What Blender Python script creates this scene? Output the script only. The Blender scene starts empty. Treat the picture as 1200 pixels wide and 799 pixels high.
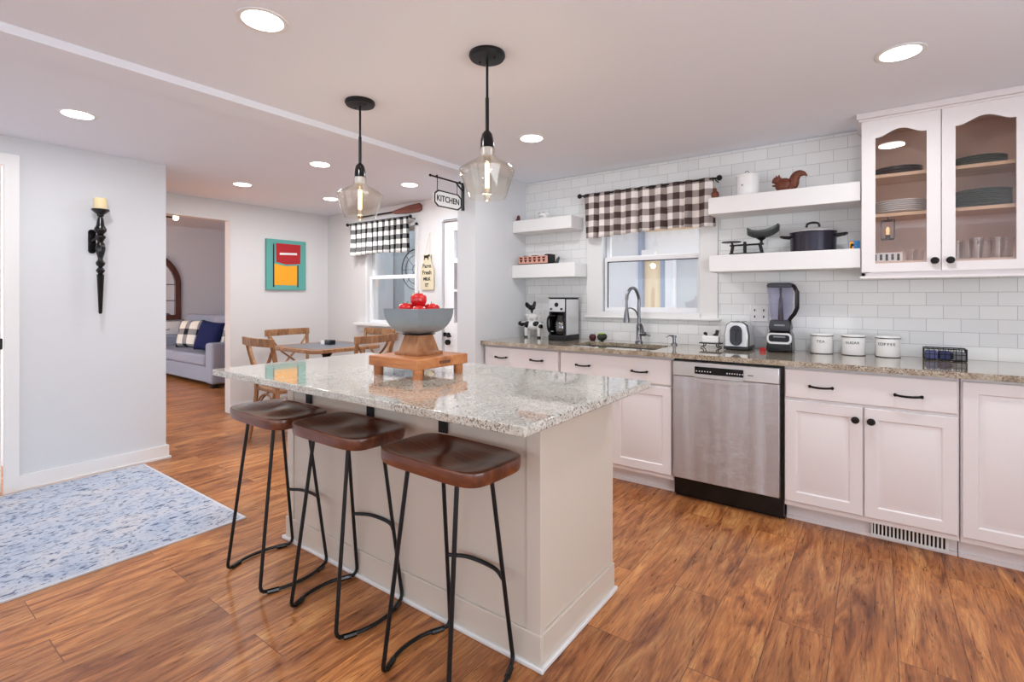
import bpy, bmesh, math, random
from math import sin, cos, pi, radians as R
from mathutils import Vector, Matrix
random.seed(7)
C = bpy.context.scene.collection
CEIL = 2.31
YK = 3.80          # kitchen / dining back wall

# ------------------------------------------------------------------ materials
def nt(name):
    m = bpy.data.materials.new(name); m.use_nodes = True
    return m, m.node_tree, m.node_tree.nodes['Principled BSDF']
def mat(name, col, rough=.5, metal=0., spec=.5, bump=0, bscale=60, coat=0, emit=None, es=0, var=0, trans=0, ior=1.45):
    m, t, p = nt(name); N = t.nodes; L = t.links
    p.inputs['Base Color'].default_value = (*col, 1)
    p.inputs['Roughness'].default_value = rough
    p.inputs['Metallic'].default_value = metal
    p.inputs['Specular IOR Level'].default_value = spec
    p.inputs['Coat Weight'].default_value = coat
    p.inputs['Transmission Weight'].default_value = trans
    p.inputs['IOR'].default_value = ior
    if emit:
        p.inputs['Emission Color'].default_value = (*emit, 1); p.inputs['Emission Strength'].default_value = es
    if bump or var:
        tc = N.new('ShaderNodeTexCoord'); no = N.new('ShaderNodeTexNoise'); no.inputs['Scale'].default_value = bscale
        no.inputs['Detail'].default_value = 4
        L.new(tc.outputs['Object'], no.inputs['Vector'])
        if bump:
            b = N.new('ShaderNodeBump'); b.inputs['Strength'].default_value = bump; b.inputs['Distance'].default_value = .01
            L.new(no.outputs['Fac'], b.inputs['Height']); L.new(b.outputs['Normal'], p.inputs['Normal'])
        if var:
            mx = N.new('ShaderNodeMix'); mx.data_type = 'RGBA'
            mx.inputs[6].default_value = tuple(c*(1-var) for c in col)+(1,)
            mx.inputs[7].default_value = tuple(min(1, c*(1+var)) for c in col)+(1,)
            L.new(no.outputs['Fac'], mx.inputs[0]); L.new(mx.outputs[2], p.inputs['Base Color'])
    return m
def ramp(N, stops, interp='LINEAR'):
    r = N.new('ShaderNodeValToRGB'); r.color_ramp.interpolation = interp
    e = r.color_ramp.elements
    e[0].position = stops[0][0]; e[0].color = (*stops[0][1], 1)
    e[1].position = stops[-1][0]; e[1].color = (*stops[-1][1], 1)
    for pos, c in stops[1:-1]:
        x = e.new(pos); x.color = (*c, 1)
    return r
def srgb(r, g, b):
    f = lambda v: ((v/255+.055)/1.055)**2.4 if v > 10 else v/255/12.92
    return (f(r), f(g), f(b))
def math_(t, op, a, b=None):
    n = t.nodes.new('ShaderNodeMath'); n.operation = op
    for i, v in ((0, a), (1, b)):
        if v is None: continue
        if isinstance(v, (int, float)): n.inputs[i].default_value = v
        else: t.links.new(v, n.inputs[i])
    return n.outputs[0]
def mixc(t, fac, a, b, blend='MIX'):
    n = t.nodes.new('ShaderNodeMix'); n.data_type = 'RGBA'; n.blend_type = blend
    for i, v in ((0, fac), (6, a), (7, b)):
        if isinstance(v, (int, float)): n.inputs[i].default_value = v
        elif isinstance(v, tuple): n.inputs[i].default_value = (*v[:3], 1)
        else: t.links.new(v, n.inputs[i])
    return n.outputs[2]

def floor_mat():
    m, t, p = nt('laminate_planks'); N = t.nodes; L = t.links
    tc = N.new('ShaderNodeTexCoord')
    mp = N.new('ShaderNodeMapping'); mp.inputs['Rotation'].default_value = (0, 0, R(-90)); mp.inputs['Location'].default_value = (.3, .06, 0)
    L.new(tc.outputs['Object'], mp.inputs['Vector'])
    br = N.new('ShaderNodeTexBrick'); br.offset = .37; br.inputs['Scale'].default_value = 1
    br.inputs['Brick Width'].default_value = 1.25; br.inputs['Row Height'].default_value = .195
    br.inputs['Mortar Size'].default_value = .0016; br.inputs['Mortar Smooth'].default_value = .3
    br.inputs['Color1'].default_value = (0, 0, 0, 1); br.inputs['Color2'].default_value = (1, 1, 1, 1); br.inputs['Bias'].default_value = 0
    L.new(mp.outputs['Vector'], br.inputs['Vector'])
    # per plank offset
    sep = N.new('ShaderNodeSeparateXYZ'); L.new(tc.outputs['Object'], sep.inputs[0])
    off = math_(t, 'MULTIPLY', br.outputs['Color'], 7.3)
    cx = N.new('ShaderNodeCombineXYZ')
    L.new(math_(t, 'MULTIPLY', sep.outputs[0], 1.0), cx.inputs[0])
    L.new(math_(t, 'MULTIPLY', sep.outputs[1], .16), cx.inputs[1]); L.new(off, cx.inputs[2])
    n1 = N.new('ShaderNodeTexNoise'); n1.inputs['Scale'].default_value = 9; n1.inputs['Detail'].default_value = 5; n1.inputs['Roughness'].default_value = .6; n1.inputs['Distortion'].default_value = 2.4
    L.new(cx.outputs[0], n1.inputs['Vector'])
    cx2 = N.new('ShaderNodeCombineXYZ'); L.new(sep.outputs[0], cx2.inputs[0]); L.new(math_(t, 'MULTIPLY', sep.outputs[1], .07), cx2.inputs[1]); L.new(off, cx2.inputs[2])
    n2 = N.new('ShaderNodeTexNoise'); n2.inputs['Scale'].default_value = 42; n2.inputs['Detail'].default_value = 6; n2.inputs['Roughness'].default_value = .72; n2.inputs['Distortion'].default_value = 3.2
    L.new(cx2.outputs[0], n2.inputs['Vector'])
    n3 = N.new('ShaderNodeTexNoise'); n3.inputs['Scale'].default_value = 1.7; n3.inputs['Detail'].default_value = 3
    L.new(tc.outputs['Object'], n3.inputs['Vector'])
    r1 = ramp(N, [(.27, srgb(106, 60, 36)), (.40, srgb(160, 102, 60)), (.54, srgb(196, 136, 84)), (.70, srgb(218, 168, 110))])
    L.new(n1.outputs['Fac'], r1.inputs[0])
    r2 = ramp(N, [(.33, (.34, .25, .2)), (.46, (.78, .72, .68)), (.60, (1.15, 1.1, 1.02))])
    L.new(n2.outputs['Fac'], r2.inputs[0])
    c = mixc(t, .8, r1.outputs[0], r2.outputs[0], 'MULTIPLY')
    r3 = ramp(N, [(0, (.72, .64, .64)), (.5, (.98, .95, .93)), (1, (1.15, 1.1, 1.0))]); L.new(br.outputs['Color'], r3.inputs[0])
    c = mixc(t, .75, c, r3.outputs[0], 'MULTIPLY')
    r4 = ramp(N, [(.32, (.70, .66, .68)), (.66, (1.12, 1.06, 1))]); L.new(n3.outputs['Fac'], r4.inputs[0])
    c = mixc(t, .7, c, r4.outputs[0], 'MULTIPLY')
    c = mixc(t, math_(t, 'MULTIPLY', br.outputs['Fac'], .75), c, srgb(78, 42, 28))
    L.new(c, p.inputs['Base Color'])
    p.inputs['Roughness'].default_value = .33
    rr = ramp(N, [(.3, (.24,)*3), (.7, (.42,)*3)]); L.new(n2.outputs['Fac'], rr.inputs[0]); L.new(rr.outputs[0], p.inputs['Roughness'])
    b = N.new('ShaderNodeBump'); b.inputs['Strength'].default_value = .18; b.inputs['Distance'].default_value = .004
    L.new(math_(t, 'SUBTRACT', n2.outputs['Fac'], br.outputs['Fac']), b.inputs['Height']); L.new(b.outputs['Normal'], p.inputs['Normal'])
    return m

def tile_mat():
    m, t, p = nt('white_subway_tile'); N = t.nodes; L = t.links
    tc = N.new('ShaderNodeTexCoord'); sep = N.new('ShaderNodeSeparateXYZ'); L.new(tc.outputs['Object'], sep.inputs[0])
    cx = N.new('ShaderNodeCombineXYZ')
    L.new(math_(t, 'ADD', sep.outputs[0], -.4615+1.524*3), cx.inputs[0]); L.new(math_(t, 'ADD', sep.outputs[2], -.914+.0762*20), cx.inputs[1])
    br = N.new('ShaderNodeTexBrick'); br.offset = .5; br.inputs['Scale'].default_value = 1
    br.inputs['Brick Width'].default_value = .1524; br.inputs['Row Height'].default_value = .0762
    br.inputs['Mortar Size'].default_value = .0011; br.inputs['Mortar Smooth'].default_value = .2
    br.inputs['Color1'].default_value = (.75, .765, .77, 1); br.inputs['Color2'].default_value = (.81, .82, .82, 1)
    br.inputs['Mortar'].default_value = (.42, .42, .43, 1)
    L.new(cx.outputs[0], br.inputs['Vector']); L.new(br.outputs['Color'], p.inputs['Base Color'])
    p.inputs['Roughness'].default_value = .22
    b = N.new('ShaderNodeBump'); b.invert = True; b.inputs['Strength'].default_value = .5; b.inputs['Distance'].default_value = .002
    L.new(br.outputs['Fac'], b.inputs['Height']); L.new(b.outputs['Normal'], p.inputs['Normal'])
    return m

def granite_mat(name='speckled_granite', base=((178, 174, 162), (200, 198, 188), (216, 215, 208)), k0=.32, k1=.5):
    m, t, p = nt(name); N = t.nodes; L = t.links
    tc = N.new('ShaderNodeTexCoord')
    def noise(s, d=4, r=.6, dist=0):
        n = N.new('ShaderNodeTexNoise'); n.inputs['Scale'].default_value = s; n.inputs['Detail'].default_value = d
        n.inputs['Roughness'].default_value = r; n.inputs['Distortion'].default_value = dist
        L.new(tc.outputs['Object'], n.inputs['Vector']); return n.outputs['Fac']
    a = ramp(N, [(.3, srgb(*base[0])), (.5, srgb(*base[1])), (.7, srgb(*base[2]))]); L.new(noise(26, 5, .7, .6), a.inputs[0])
    b = ramp(N, [(.36, srgb(48, 40, 34)), (.43, srgb(128, 108, 88)), (.48, (1, 1, 1))]); L.new(noise(125, 3, .65), b.inputs[0])
    big = ramp(N, [(.42, (.0,)*3), (.62, (1,)*3)]); L.new(noise(3.2, 3, .6, .8), big.inputs[0])
    g = N.new('ShaderNodeNewGeometry'); sp = N.new('ShaderNodeSeparateXYZ'); 
    k = mixc(t, math_(t, 'ADD', math_(t, 'MULTIPLY', big.outputs[0], k1), k0), (1, 1, 1), b.outputs[0])
    c = mixc(t, 1., a.outputs[0], k, 'MULTIPLY')
    L.new(c, p.inputs['Base Color']); p.inputs['Roughness'].default_value = .07; p.inputs['Specular IOR Level'].default_value = .85
    p.inputs['Coat Weight'].default_value = .6; p.inputs['Coat Roughness'].default_value = .03
    return m

def wood_mat(name, dark, mid, light, scale=14, stretch=(1, .12, 1), rough=.4, coat=0):
    m, t, p = nt(name); N = t.nodes; L = t.links
    tc = N.new('ShaderNodeTexCoord'); mp = N.new('ShaderNodeMapping'); mp.inputs['Scale'].default_value = stretch
    L.new(tc.outputs['Object'], mp.inputs['Vector'])
    n = N.new('ShaderNodeTexNoise'); n.inputs['Scale'].default_value = scale; n.inputs['Detail'].default_value = 6; n.inputs['Distortion'].default_value = 1.2; n.inputs['Roughness'].default_value = .6
    L.new(mp.outputs[0], n.inputs['Vector'])
    r = ramp(N, [(.3, dark), (.5, mid), (.72, light)]); L.new(n.outputs['Fac'], r.inputs[0]); L.new(r.outputs[0], p.inputs['Base Color'])
    p.inputs['Roughness'].default_value = rough; p.inputs['Coat Weight'].default_value = coat; p.inputs['Coat Roughness'].default_value = .15
    b = N.new('ShaderNodeBump'); b.inputs['Strength'].default_value = .12; b.inputs['Distance'].default_value = .003
    L.new(n.outputs['Fac'], b.inputs['Height']); L.new(b.outputs['Normal'], p.inputs['Normal'])
    return m

def plaid_mat(name, period, c0, c1, c2, ax=(0, 2), fine=True, duty=.5):
    m, t, p = nt(name); N = t.nodes; L = t.links
    tc = N.new('ShaderNodeTexCoord'); sep = N.new('ShaderNodeSeparateXYZ')
    L.new(tc.outputs['UV'], sep.inputs[0])
    def band(o, off):
        f = math_(t, 'FRACT', math_(t, 'ADD', math_(t, 'MULTIPLY', o, 1/period), off))
        return math_(t, 'LESS_THAN', f, duty)
    s = math_(t, 'MULTIPLY', math_(t, 'ADD', band(sep.outputs[0], 10.05), band(sep.outputs[1], 10.2)), .5)
    r = ramp(N, [(0, c0), (.4, c1), (.8, c2)], 'CONSTANT'); L.new(s, r.inputs[0])
    L.new(r.outputs[0], p.inputs['Base Color']); p.inputs['Roughness'].default_value = .9; p.inputs['Specular IOR Level'].default_value = .1
    return m

def rug_mat():
    m, t, p = nt('distressed_blue_rug'); N = t.nodes; L = t.links
    tc = N.new('ShaderNodeTexCoord')
    def noise(s, sc, d=5, r=.65, dist=0.):
        mp = N.new('ShaderNodeMapping'); mp.inputs['Scale'].default_value = sc; L.new(tc.outputs['Object'], mp.inputs['Vector'])
        n = N.new('ShaderNodeTexNoise'); n.inputs['Scale'].default_value = s; n.inputs['Detail'].default_value = d
        n.inputs['Roughness'].default_value = r; n.inputs['Distortion'].default_value = dist
        L.new(mp.outputs[0], n.inputs['Vector']); return n.outputs['Fac']
    a = ramp(N, [(.30, srgb(172, 184, 204)), (.5, srgb(190, 196, 208)), (.65, srgb(202, 201, 206))]); L.new(noise(4.5, (1, 1, 1), 4, .6, .6), a.inputs[0])
    s = noise(34, (1.5, .75, 1), 4, .6, .9)
    b = ramp(N, [(.37, srgb(96, 112, 146)), (.42, srgb(190, 200, 218)), (.46, (1, 1, 1))]); L.new(s, b.inputs[0])
    c = mixc(t, .85, a.outputs[0], b.outputs[0], 'MULTIPLY')
    b2 = ramp(N, [(.36, srgb(90, 120, 170)), (.47, (1, 1, 1))]); L.new(noise(7, (2.2, .9, 1), 7, .8, .8), b2.inputs[0])
    c = mixc(t, .35, c, b2.outputs[0], 'MULTIPLY')
    L.new(c, p.inputs['Base Color']); p.inputs['Roughness'].default_value = .95; p.inputs['Specular IOR Level'].default_value = .1
    bp = N.new('ShaderNodeBump'); bp.inputs['Strength'].default_value = .4; bp.inputs['Distance'].default_value = .003
    L.new(s, bp.inputs['Height']); L.new(bp.outputs['Normal'], p.inputs['Normal'])
    return m

def steel_mat():
    m, t, p = nt('brushed_stainless'); N = t.nodes; L = t.links
    tc = N.new('ShaderNodeTexCoord'); mp = N.new('ShaderNodeMapping'); mp.inputs['Scale'].default_value = (3, 3, 300)
    L.new(tc.outputs['Object'], mp.inputs['Vector'])
    n = N.new('ShaderNodeTexNoise'); n.inputs['Scale'].default_value = 4; n.inputs['Detail'].default_value = 3; L.new(mp.outputs[0], n.inputs['Vector'])
    mp2 = N.new('ShaderNodeMapping'); mp2.inputs['Scale'].default_value = (4, 1, .25); L.new(tc.outputs['Object'], mp2.inputs['Vector'])
    n2 = N.new('ShaderNodeTexNoise'); n2.inputs['Scale'].default_value = 1; L.new(mp2.outputs[0], n2.inputs['Vector'])
    p.inputs['Base Color'].default_value = (*srgb(196, 196, 200), 1); p.inputs['Metallic'].default_value = .95
    p.inputs['Anisotropic'].default_value = .6
    p.inputs['Roughness'].default_value = .3
    b = N.new('ShaderNodeBump'); b.inputs['Strength'].default_value = .8; b.inputs['Distance'].default_value = .09
    h = math_(t, 'ADD', math_(t, 'MULTIPLY', n.outputs['Fac'], .02), n2.outputs['Fac'])
    L.new(h, b.inputs['Height']); L.new(b.outputs['Normal'], p.inputs['Normal'])
    return m

def glass_mat(name, tint=(1, 1, 1), refl=.06, edge=.5, rough=.02):
    m = bpy.data.materials.new(name); m.use_nodes = True; t = m.node_tree; N = t.nodes; L = t.links
    N.clear(); o = N.new('ShaderNodeOutputMaterial'); tr = N.new('ShaderNodeBsdfTransparent'); gl = N.new('ShaderNodeBsdfGlossy')
    tr.inputs[0].default_value = (*tint, 1); gl.inputs['Roughness'].default_value = rough
    lw = N.new('ShaderNodeLayerWeight'); lw.inputs[0].default_value = .5
    f = math_(t, 'ADD', math_(t, 'MULTIPLY', math_(t, 'POWER', lw.outputs['Facing'], 3.5), edge), refl)
    mx = N.new('ShaderNodeMixShader'); L.new(f, mx.inputs[0]); L.new(tr.outputs[0], mx.inputs[1]); L.new(gl.outputs[0], mx.inputs[2])
    L.new(mx.outputs[0], o.inputs[0]); return m
def emis(name, col, s):
    m = bpy.data.materials.new(name); m.use_nodes = True; t = m.node_tree; t.nodes.clear()
    o = t.nodes.new('ShaderNodeOutputMaterial'); e = t.nodes.new('ShaderNodeEmission'); e.inputs[0].default_value = (*col, 1); e.inputs[1].default_value = s
    t.links.new(e.outputs[0], o.inputs[0]); return m

M = dict(
 wall=mat('wall_paint', srgb(214, 217, 221), .7, spec=.2),
 warmwall=mat('dining_wall_paint', srgb(220, 219, 219), .7, spec=.2),
 livwall=mat('living_wall_paint', srgb(206, 208, 214), .8, spec=.2),
 ceil=mat('ceiling_paint', srgb(236, 240, 248), .85, spec=.15),
 trim=mat('trim_paint', srgb(232, 232, 232), .4),
 cab=mat('cabinet_paint', srgb(228, 223, 224), .38),
 island=mat('island_paint', srgb(212, 202, 190), .45),
 floor=floor_mat(), tile=tile_mat(), granite=granite_mat(), granite2=granite_mat('brown_speckled_granite', ((128, 112, 94), (172, 158, 138), (204, 196, 180)), .45, .45), rug=rug_mat(), steel=steel_mat(),
 steel2=mat('polished_steel', srgb(214, 215, 217), .3, .55),
 nickel=mat('brushed_nickel', srgb(130, 130, 134), .3, 1),
 black=mat('black_metal', srgb(22, 22, 25), .42, .3),
 gloss=mat('gloss_black_plastic', srgb(14, 14, 17), .2),
 darkgrey=mat('dark_grey_plastic', srgb(52, 53, 62), .35),
 bronze=mat('oil_rubbed_bronze', srgb(26, 22, 22), .35, .6),
 seat=wood_mat('dark_walnut_seat', srgb(56, 28, 18), srgb(104, 56, 36), srgb(150, 90, 54), 9, (.14, 1, 1), .28, .3),
 chair=wood_mat('honey_oak', srgb(106, 70, 44), srgb(150, 106, 70), srgb(182, 138, 98), 16, (1, 1, .2), .5),
 riser=wood_mat('warm_acacia', srgb(150, 88, 48), srgb(186, 118, 70), srgb(206, 142, 92), 14, (.2, 1, 1), .5),
 pedestal=wood_mat('pedestal_wood', srgb(128, 82, 50), srgb(158, 108, 70), srgb(180, 132, 92), 16, (1, 1, .3), .55),
 shelfwood=wood_mat('pale_maple_shelf', srgb(214, 180, 146), srgb(230, 200, 168), srgb(240, 214, 184), 10, (.2, 1, 1), .5),
 cabin=mat('maple_cabinet_interior', srgb(232, 204, 184), .6),
 oar=wood_mat('reddish_oar', srgb(92, 46, 34), srgb(120, 64, 50), srgb(140, 80, 62), 10, (.2, 1, 1), .6),
 bowl=mat('galvanized_grey', srgb(150, 160, 166), .38, .55, var=.08, bscale=30),
 apple=mat('shiny_red_apple', srgb(200, 22, 30), .18, coat=.6, var=.25, bscale=20),
 green=mat('dark_green_glaze', srgb(38, 62, 50), .2), white=mat('white_ceramic', srgb(236, 236, 236), .25),
 navyplate=mat('dark_plum_glaze', srgb(46, 38, 50), .25),
 cream=mat('candle_wax', srgb(240, 222, 176), .6), teal=mat('teal_canvas', srgb(96, 168, 160), .8),
 red=mat('red_paint', srgb(178, 34, 42), .7), yellow=mat('orange_yellow_paint', srgb(246, 170, 36), .7), ink=mat('black_ink', srgb(20, 20, 20), .7),
 sofa=mat('light_grey_upholstery', srgb(148, 152, 166), .95, spec=.1, bump=.3, bscale=220),
 navy=mat('navy_cotton', srgb(34, 40, 78), .95, spec=.1), dkfab=mat('dark_grey_fabric', srgb(84, 84, 88), .95, spec=.1),
 paddle=mat('sign_cream', srgb(214, 204, 176), .7), slate=mat('grey_table_inlay', srgb(112, 114, 122), .45),
 glass=glass_mat('clear_pane', (.97, .985, .99), .05, .5), cabglass=glass_mat('cabinet_pane', (.90, .87, .86), .05, .3),
 amber=glass_mat('amber_tinted_glass', (.995, .98, .95), .04, .9), tumbler=glass_mat('tumbler_glass', (.95, .93, .92), .07, .9),
 pitcher=glass_mat('smoky_pitcher', (.88, .88, .94), .06, .4, .1),
 lamp=emis('downlight_lens', (1, .98, .96), 12), filament=emis('warm_filament', (1, .72, .36), 5), reflected_bulb=emis('reflected_lantern_glow', (1, .62, .28), 1.6), mirror=mat('mirror_silver', (.9, .9, .92), .03, 1),
 squirrel=mat('rust_brown_resin', srgb(104, 50, 28), .45, var=.75, bscale=60),
 valance1=plaid_mat('brown_white_buffalo_check', .098, srgb(236, 230, 226), srgb(160, 150, 147), srgb(78, 64, 62)),
 valance2=plaid_mat('black_white_buffalo_check', .105, srgb(236, 236, 234), srgb(120, 120, 120), srgb(20, 20, 22)),
 plaidpillow=plaid_mat('black_cream_plaid', .24, srgb(228, 226, 216), srgb(140, 140, 140), srgb(34, 34, 40), duty=.4),
 sidingb=mat('pale_blue_panel', srgb(224, 227, 233), .6), siding=mat('cream_brick', srgb(250, 226, 188), .8, var=.05, bscale=25),
 bluepost=mat('slate_blue_post', srgb(152, 164, 188), .6), greypanel=mat('grey_panel', srgb(196, 200, 204), .6),
 outgrey=mat('overcast_grey_screen', srgb(176, 184, 188), .8), vinyl=mat('white_vinyl', srgb(240, 240, 242), .4),
 pinkcurt=mat('mauve_curtain', srgb(176, 150, 152), .9), bluecard=mat('blue_card', srgb(60, 130, 190), .6),
 lime=mat('lime_skin', srgb(150, 190, 40), .5), plum=mat('plum_skin', srgb(70, 24, 36), .4),
 pale=mat('pale_lining', srgb(222, 222, 218), .9), coral=mat('coral_fabric', srgb(222, 168, 150), .9),
 speckle=mat('pan_grey_metal', srgb(86, 92, 92), .4, .6, var=.3, bscale=80),
)

# ------------------------------------------------------------------ geometry helpers: a geom is (verts, faces)
def join(*gs):
    V, F = [], []
    for v, f in gs:
        o = len(V); V += list(v); F += [tuple(i+o for i in x) for x in f]
    return V, F
def box(x0, x1, y0, y1, z0, z1):
    v = [(x, y, z) for z in (z0, z1) for y in (y0, y1) for x in (x0, x1)]
    return v, [(0, 2, 3, 1), (4, 5, 7, 6), (0, 1, 5, 4), (2, 6, 7, 3), (0, 4, 6, 2), (1, 3, 7, 5)]
def tr(g, loc=(0, 0, 0), rz=0, s=(1, 1, 1), rx=0, ry=0):
    m = Matrix.Translation(loc) @ Matrix.Rotation(rz, 4, 'Z') @ Matrix.Rotation(ry, 4, 'Y') @ Matrix.Rotation(rx, 4, 'X') @ Matrix.Diagonal((*s, 1))
    return [tuple(m @ Vector(v)) for v in g[0]], g[1]
def lathe(prof, n=24, c=(0, 0), closed=False):
    """prof: (r, z) from the bottom up; ends with r == 0 close the shape"""
    V, F = [], []; rings = []
    for r, z in prof:
        if r < 1e-6: rings.append([len(V)]); V.append((c[0], c[1], z))
        else:
            rings.append(list(range(len(V), len(V)+n)))
            V += [(c[0]+r*cos(2*pi*i/n), c[1]+r*sin(2*pi*i/n), z) for i in range(n)]
    prs = list(zip(rings, rings[1:]))
    if closed: prs.append((rings[-1], rings[0]))
    for a, b in prs:
        for i in range(n):
            j = (i+1) % n
            if len(a) == 1 and len(b) == 1: continue
            if len(a) == 1: F.append((a[0], b[j], b[i]))
            elif len(b) == 1: F.append((a[i], a[j], b[0]))
            else: F.append((a[i], a[j], b[j], b[i]))
    return V, F
def cyl(r, z0, z1, n=24, c=(0, 0), r2=None):
    return lathe([(0, z0), (r, z0), (r if r2 is None else r2, z1), (0, z1)], n, c)
def smoothpath(pts, k=6):
    P = [Vector(p) for p in pts]; out = []
    for i in range(len(P)-1):
        a = P[i-1] if i else P[0]*2-P[1]; b, c = P[i], P[i+1]; d = P[i+2] if i+2 < len(P) else P[-1]*2-P[-2]
        for j in range(k):
            t = j/k
            out.append(.5*((2*b)+(c-a)*t+(2*a-5*b+4*c-d)*t*t+(3*b-a-3*c+d)*t**3))
    out.append(P[-1]); return out
def tube(pts, r, n=8, flat=None):
    P = [Vector(p) for p in pts]; V, F = [], []
    rs = r if isinstance(r, (list, tuple)) else [r]*len(P)
    t = (P[1]-P[0]).normalized(); up = Vector((0, 0, 1)) if abs(t.z) < .9 else Vector((1, 0, 0))
    u = t.cross(up).normalized()
    for i, p in enumerate(P):
        a = P[max(i-1, 0)]; b = P[min(i+1, len(P)-1)]; t = (b-a).normalized()
        u = (u-t*u.dot(t)).normalized(); w = t.cross(u)
        for k in range(n):
            q = 2*pi*k/n; V.append(tuple(p+u*rs[i]*cos(q)+w*rs[i]*(flat or 1)*sin(q)))
    for i in range(len(P)-1):
        for k in range(n):
            j = (k+1) % n; F.append((i*n+k, i*n+j, (i+1)*n+j, (i+1)*n+k))
    F.append(tuple(range(n))[::-1]); F.append(tuple((len(P)-1)*n+k for k in range(n)))
    return V, F
def prism(poly, a0, a1, axis='y'):
    """extrude a polygon: axis y -> poly in (x, z); axis z -> (x, y); axis x -> (y, z)"""
    def pt(p, a): return {'y': (p[0], a, p[1]), 'z': (p[0], p[1], a), 'x': (a, p[0], p[1])}[axis]
    n = len(poly); V = [pt(p, a0) for p in poly]+[pt(p, a1) for p in poly]
    F = [tuple(range(n)), tuple(range(2*n-1, n-1, -1))]+[(i, i+n, (i+1) % n+n, (i+1) % n) for i in range(n)]
    return V, F
def frame(x0, x1, z0, z1, w, y0, y1, wt=None, wb=None):
    """rectangular ring standing in the xz plane"""
    wt = wt or w; wb = wb or w
    return join(box(x0, x0+w, y0, y1, z0, z1), box(x1-w, x1, y0, y1, z0, z1), box(x0+w, x1-w, y0, y1, z1-wt, z1), box(x0+w, x1-w, y0, y1, z0, z0+wb))
def ell(c, r, n=16, m=10):
    pr = [(max(sin(pi*i/m), 0)*1, -cos(pi*i/m)) for i in range(m+1)]; pr[0] = (0, -1); pr[-1] = (0, 1)
    return tr(lathe(pr, n), c, s=r)
def rrect(w, h, r, n=5, c=(0, 0)):
    out = []
    for cx, cy, a in ((w/2-r, h/2-r, 0), (-w/2+r, h/2-r, 90), (-w/2+r, -h/2+r, 180), (w/2-r, -h/2+r, 270)):
        for i in range(n+1):
            q = R(a+90*i/n); out.append((c[0]+cx+r*cos(q), c[1]+cy+r*sin(q)))
    return out

def worldloc(o):
    v = Vector((0, 0, 0))
    while o: v += o.location; o = o.parent
    return v
def mk(name, g, m, parent=None, bevel=0, smooth=True, loc=None, local=False, label=None, seg=2, ang=38):
    """one mesh object; geometry given in world coordinates unless local"""
    if loc is None: loc = Vector((0, 0, 0))
    base = (worldloc(parent) if parent else Vector((0, 0, 0)))+Vector(loc)
    if local: base = Vector((0, 0, 0))
    me = bpy.data.meshes.new(name)
    me.from_pydata([tuple(Vector(v)-base) for v in g[0]], [], g[1]); me.update()
    bm = bmesh.new(); bm.from_mesh(me); bmesh.ops.recalc_face_normals(bm, faces=bm.faces); bm.to_mesh(me); bm.free()
    me.materials.append(m)
    if smooth:
        me.shade_smooth(); me.set_sharp_from_angle(angle=R(ang))
    o = bpy.data.objects.new(name, me); C.objects.link(o); o.location = loc
    if parent: o.parent = parent
    if bevel:
        b = o.modifiers.new('bevel', 'BEVEL'); b.width = bevel; b.segments = seg; b.limit_method = 'ANGLE'; b.angle_limit = R(40)
    if label: o['label'] = label
    return o
def tag(o, label, cat, group=None, kind=None):
    o['label'] = label; o['category'] = cat
    if group: o['group'] = group
    if kind: o['kind'] = kind
    return o
def thing(name, label, cat, loc, group=None, rz=0):
    o = bpy.data.objects.new(name, None); C.objects.link(o); o.location = loc; o.rotation_euler = (0, 0, rz)
    o.empty_display_size = .1
    return tag(o, label, cat, group)
def struct(name, g, m, parent=None, bevel=0, smooth=False):
    o = mk(name, g, m, parent, bevel, smooth)
    if not parent: o['kind'] = 'structure'
    return o
def copy_tree(o, parent=None):
    c = o.copy(); C.objects.link(c); c.parent = parent
    for ch in list(o.children): copy_tree(ch, c)
    return c
def solo(name, label, cat, g, m, loc, group=None, **k):
    return tag(mk(name, g, m, loc=loc, **k), label, cat, group)
def text(name, body, size, m, parent, loc, rot=(R(90), 0, 0), depth=.0008, sx=1., bold=0., align='CENTER'):
    cu = bpy.data.curves.new(name, 'FONT'); cu.body = body; cu.size = size; cu.extrude = depth; cu.align_x = align; cu.align_y = 'CENTER'; cu.offset = bold
    o = bpy.data.objects.new(name, cu); C.objects.link(o)
    me = bpy.data.meshes.new_from_object(o); bpy.data.objects.remove(o)
    o = bpy.data.objects.new(name, me); C.objects.link(o); me.materials.clear(); me.materials.append(m)
    o.parent = parent; o.location = Vector(loc)-worldloc(parent); o.rotation_euler = rot; o.scale = (sx, 1, 1)
    return o

# ================================================================== SETTING
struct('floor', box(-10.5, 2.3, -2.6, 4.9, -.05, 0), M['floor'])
struct('ceiling', box(-5.82, 2.3, -2.6, 3.95, CEIL, CEIL+.1), M['ceil'])
struct('trim_1', box(-2.88, -2.68, -2.5, 3.78, 2.274, CEIL+.02), M['ceil'])
# kitchen wall with window opening
WX0, WX1, WZ0, WZ1 = -1.845, -1.04, 1.135, 2.03
struct('wall_kitchen', join(box(-2.7, WX0, YK, YK+.15, 0, CEIL+.05), box(WX1, 2.2, YK, YK+.15, 0, CEIL+.05),
       box(WX0, WX1, YK, YK+.15, 0, WZ0), box(WX0, WX1, YK, YK+.15, WZ1, CEIL+.05)), M['wall'])
TZ = .914
struct('wall_tiles', join(box(-2.606, -1.977, YK-.008, YK+.002, TZ-.1, CEIL-.006), box(-.923, 2.0, YK-.008, YK+.002, TZ-.1, CEIL-.006),
       box(-1.977, -.923, YK-.008, YK+.002, TZ-.1, 1.10), box(-1.977, -.923, YK-.008, YK+.002, 2.09, CEIL-.006)), M['tile'])
bpy.data.objects['wall_tiles'].name = 'trim_2'
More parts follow.
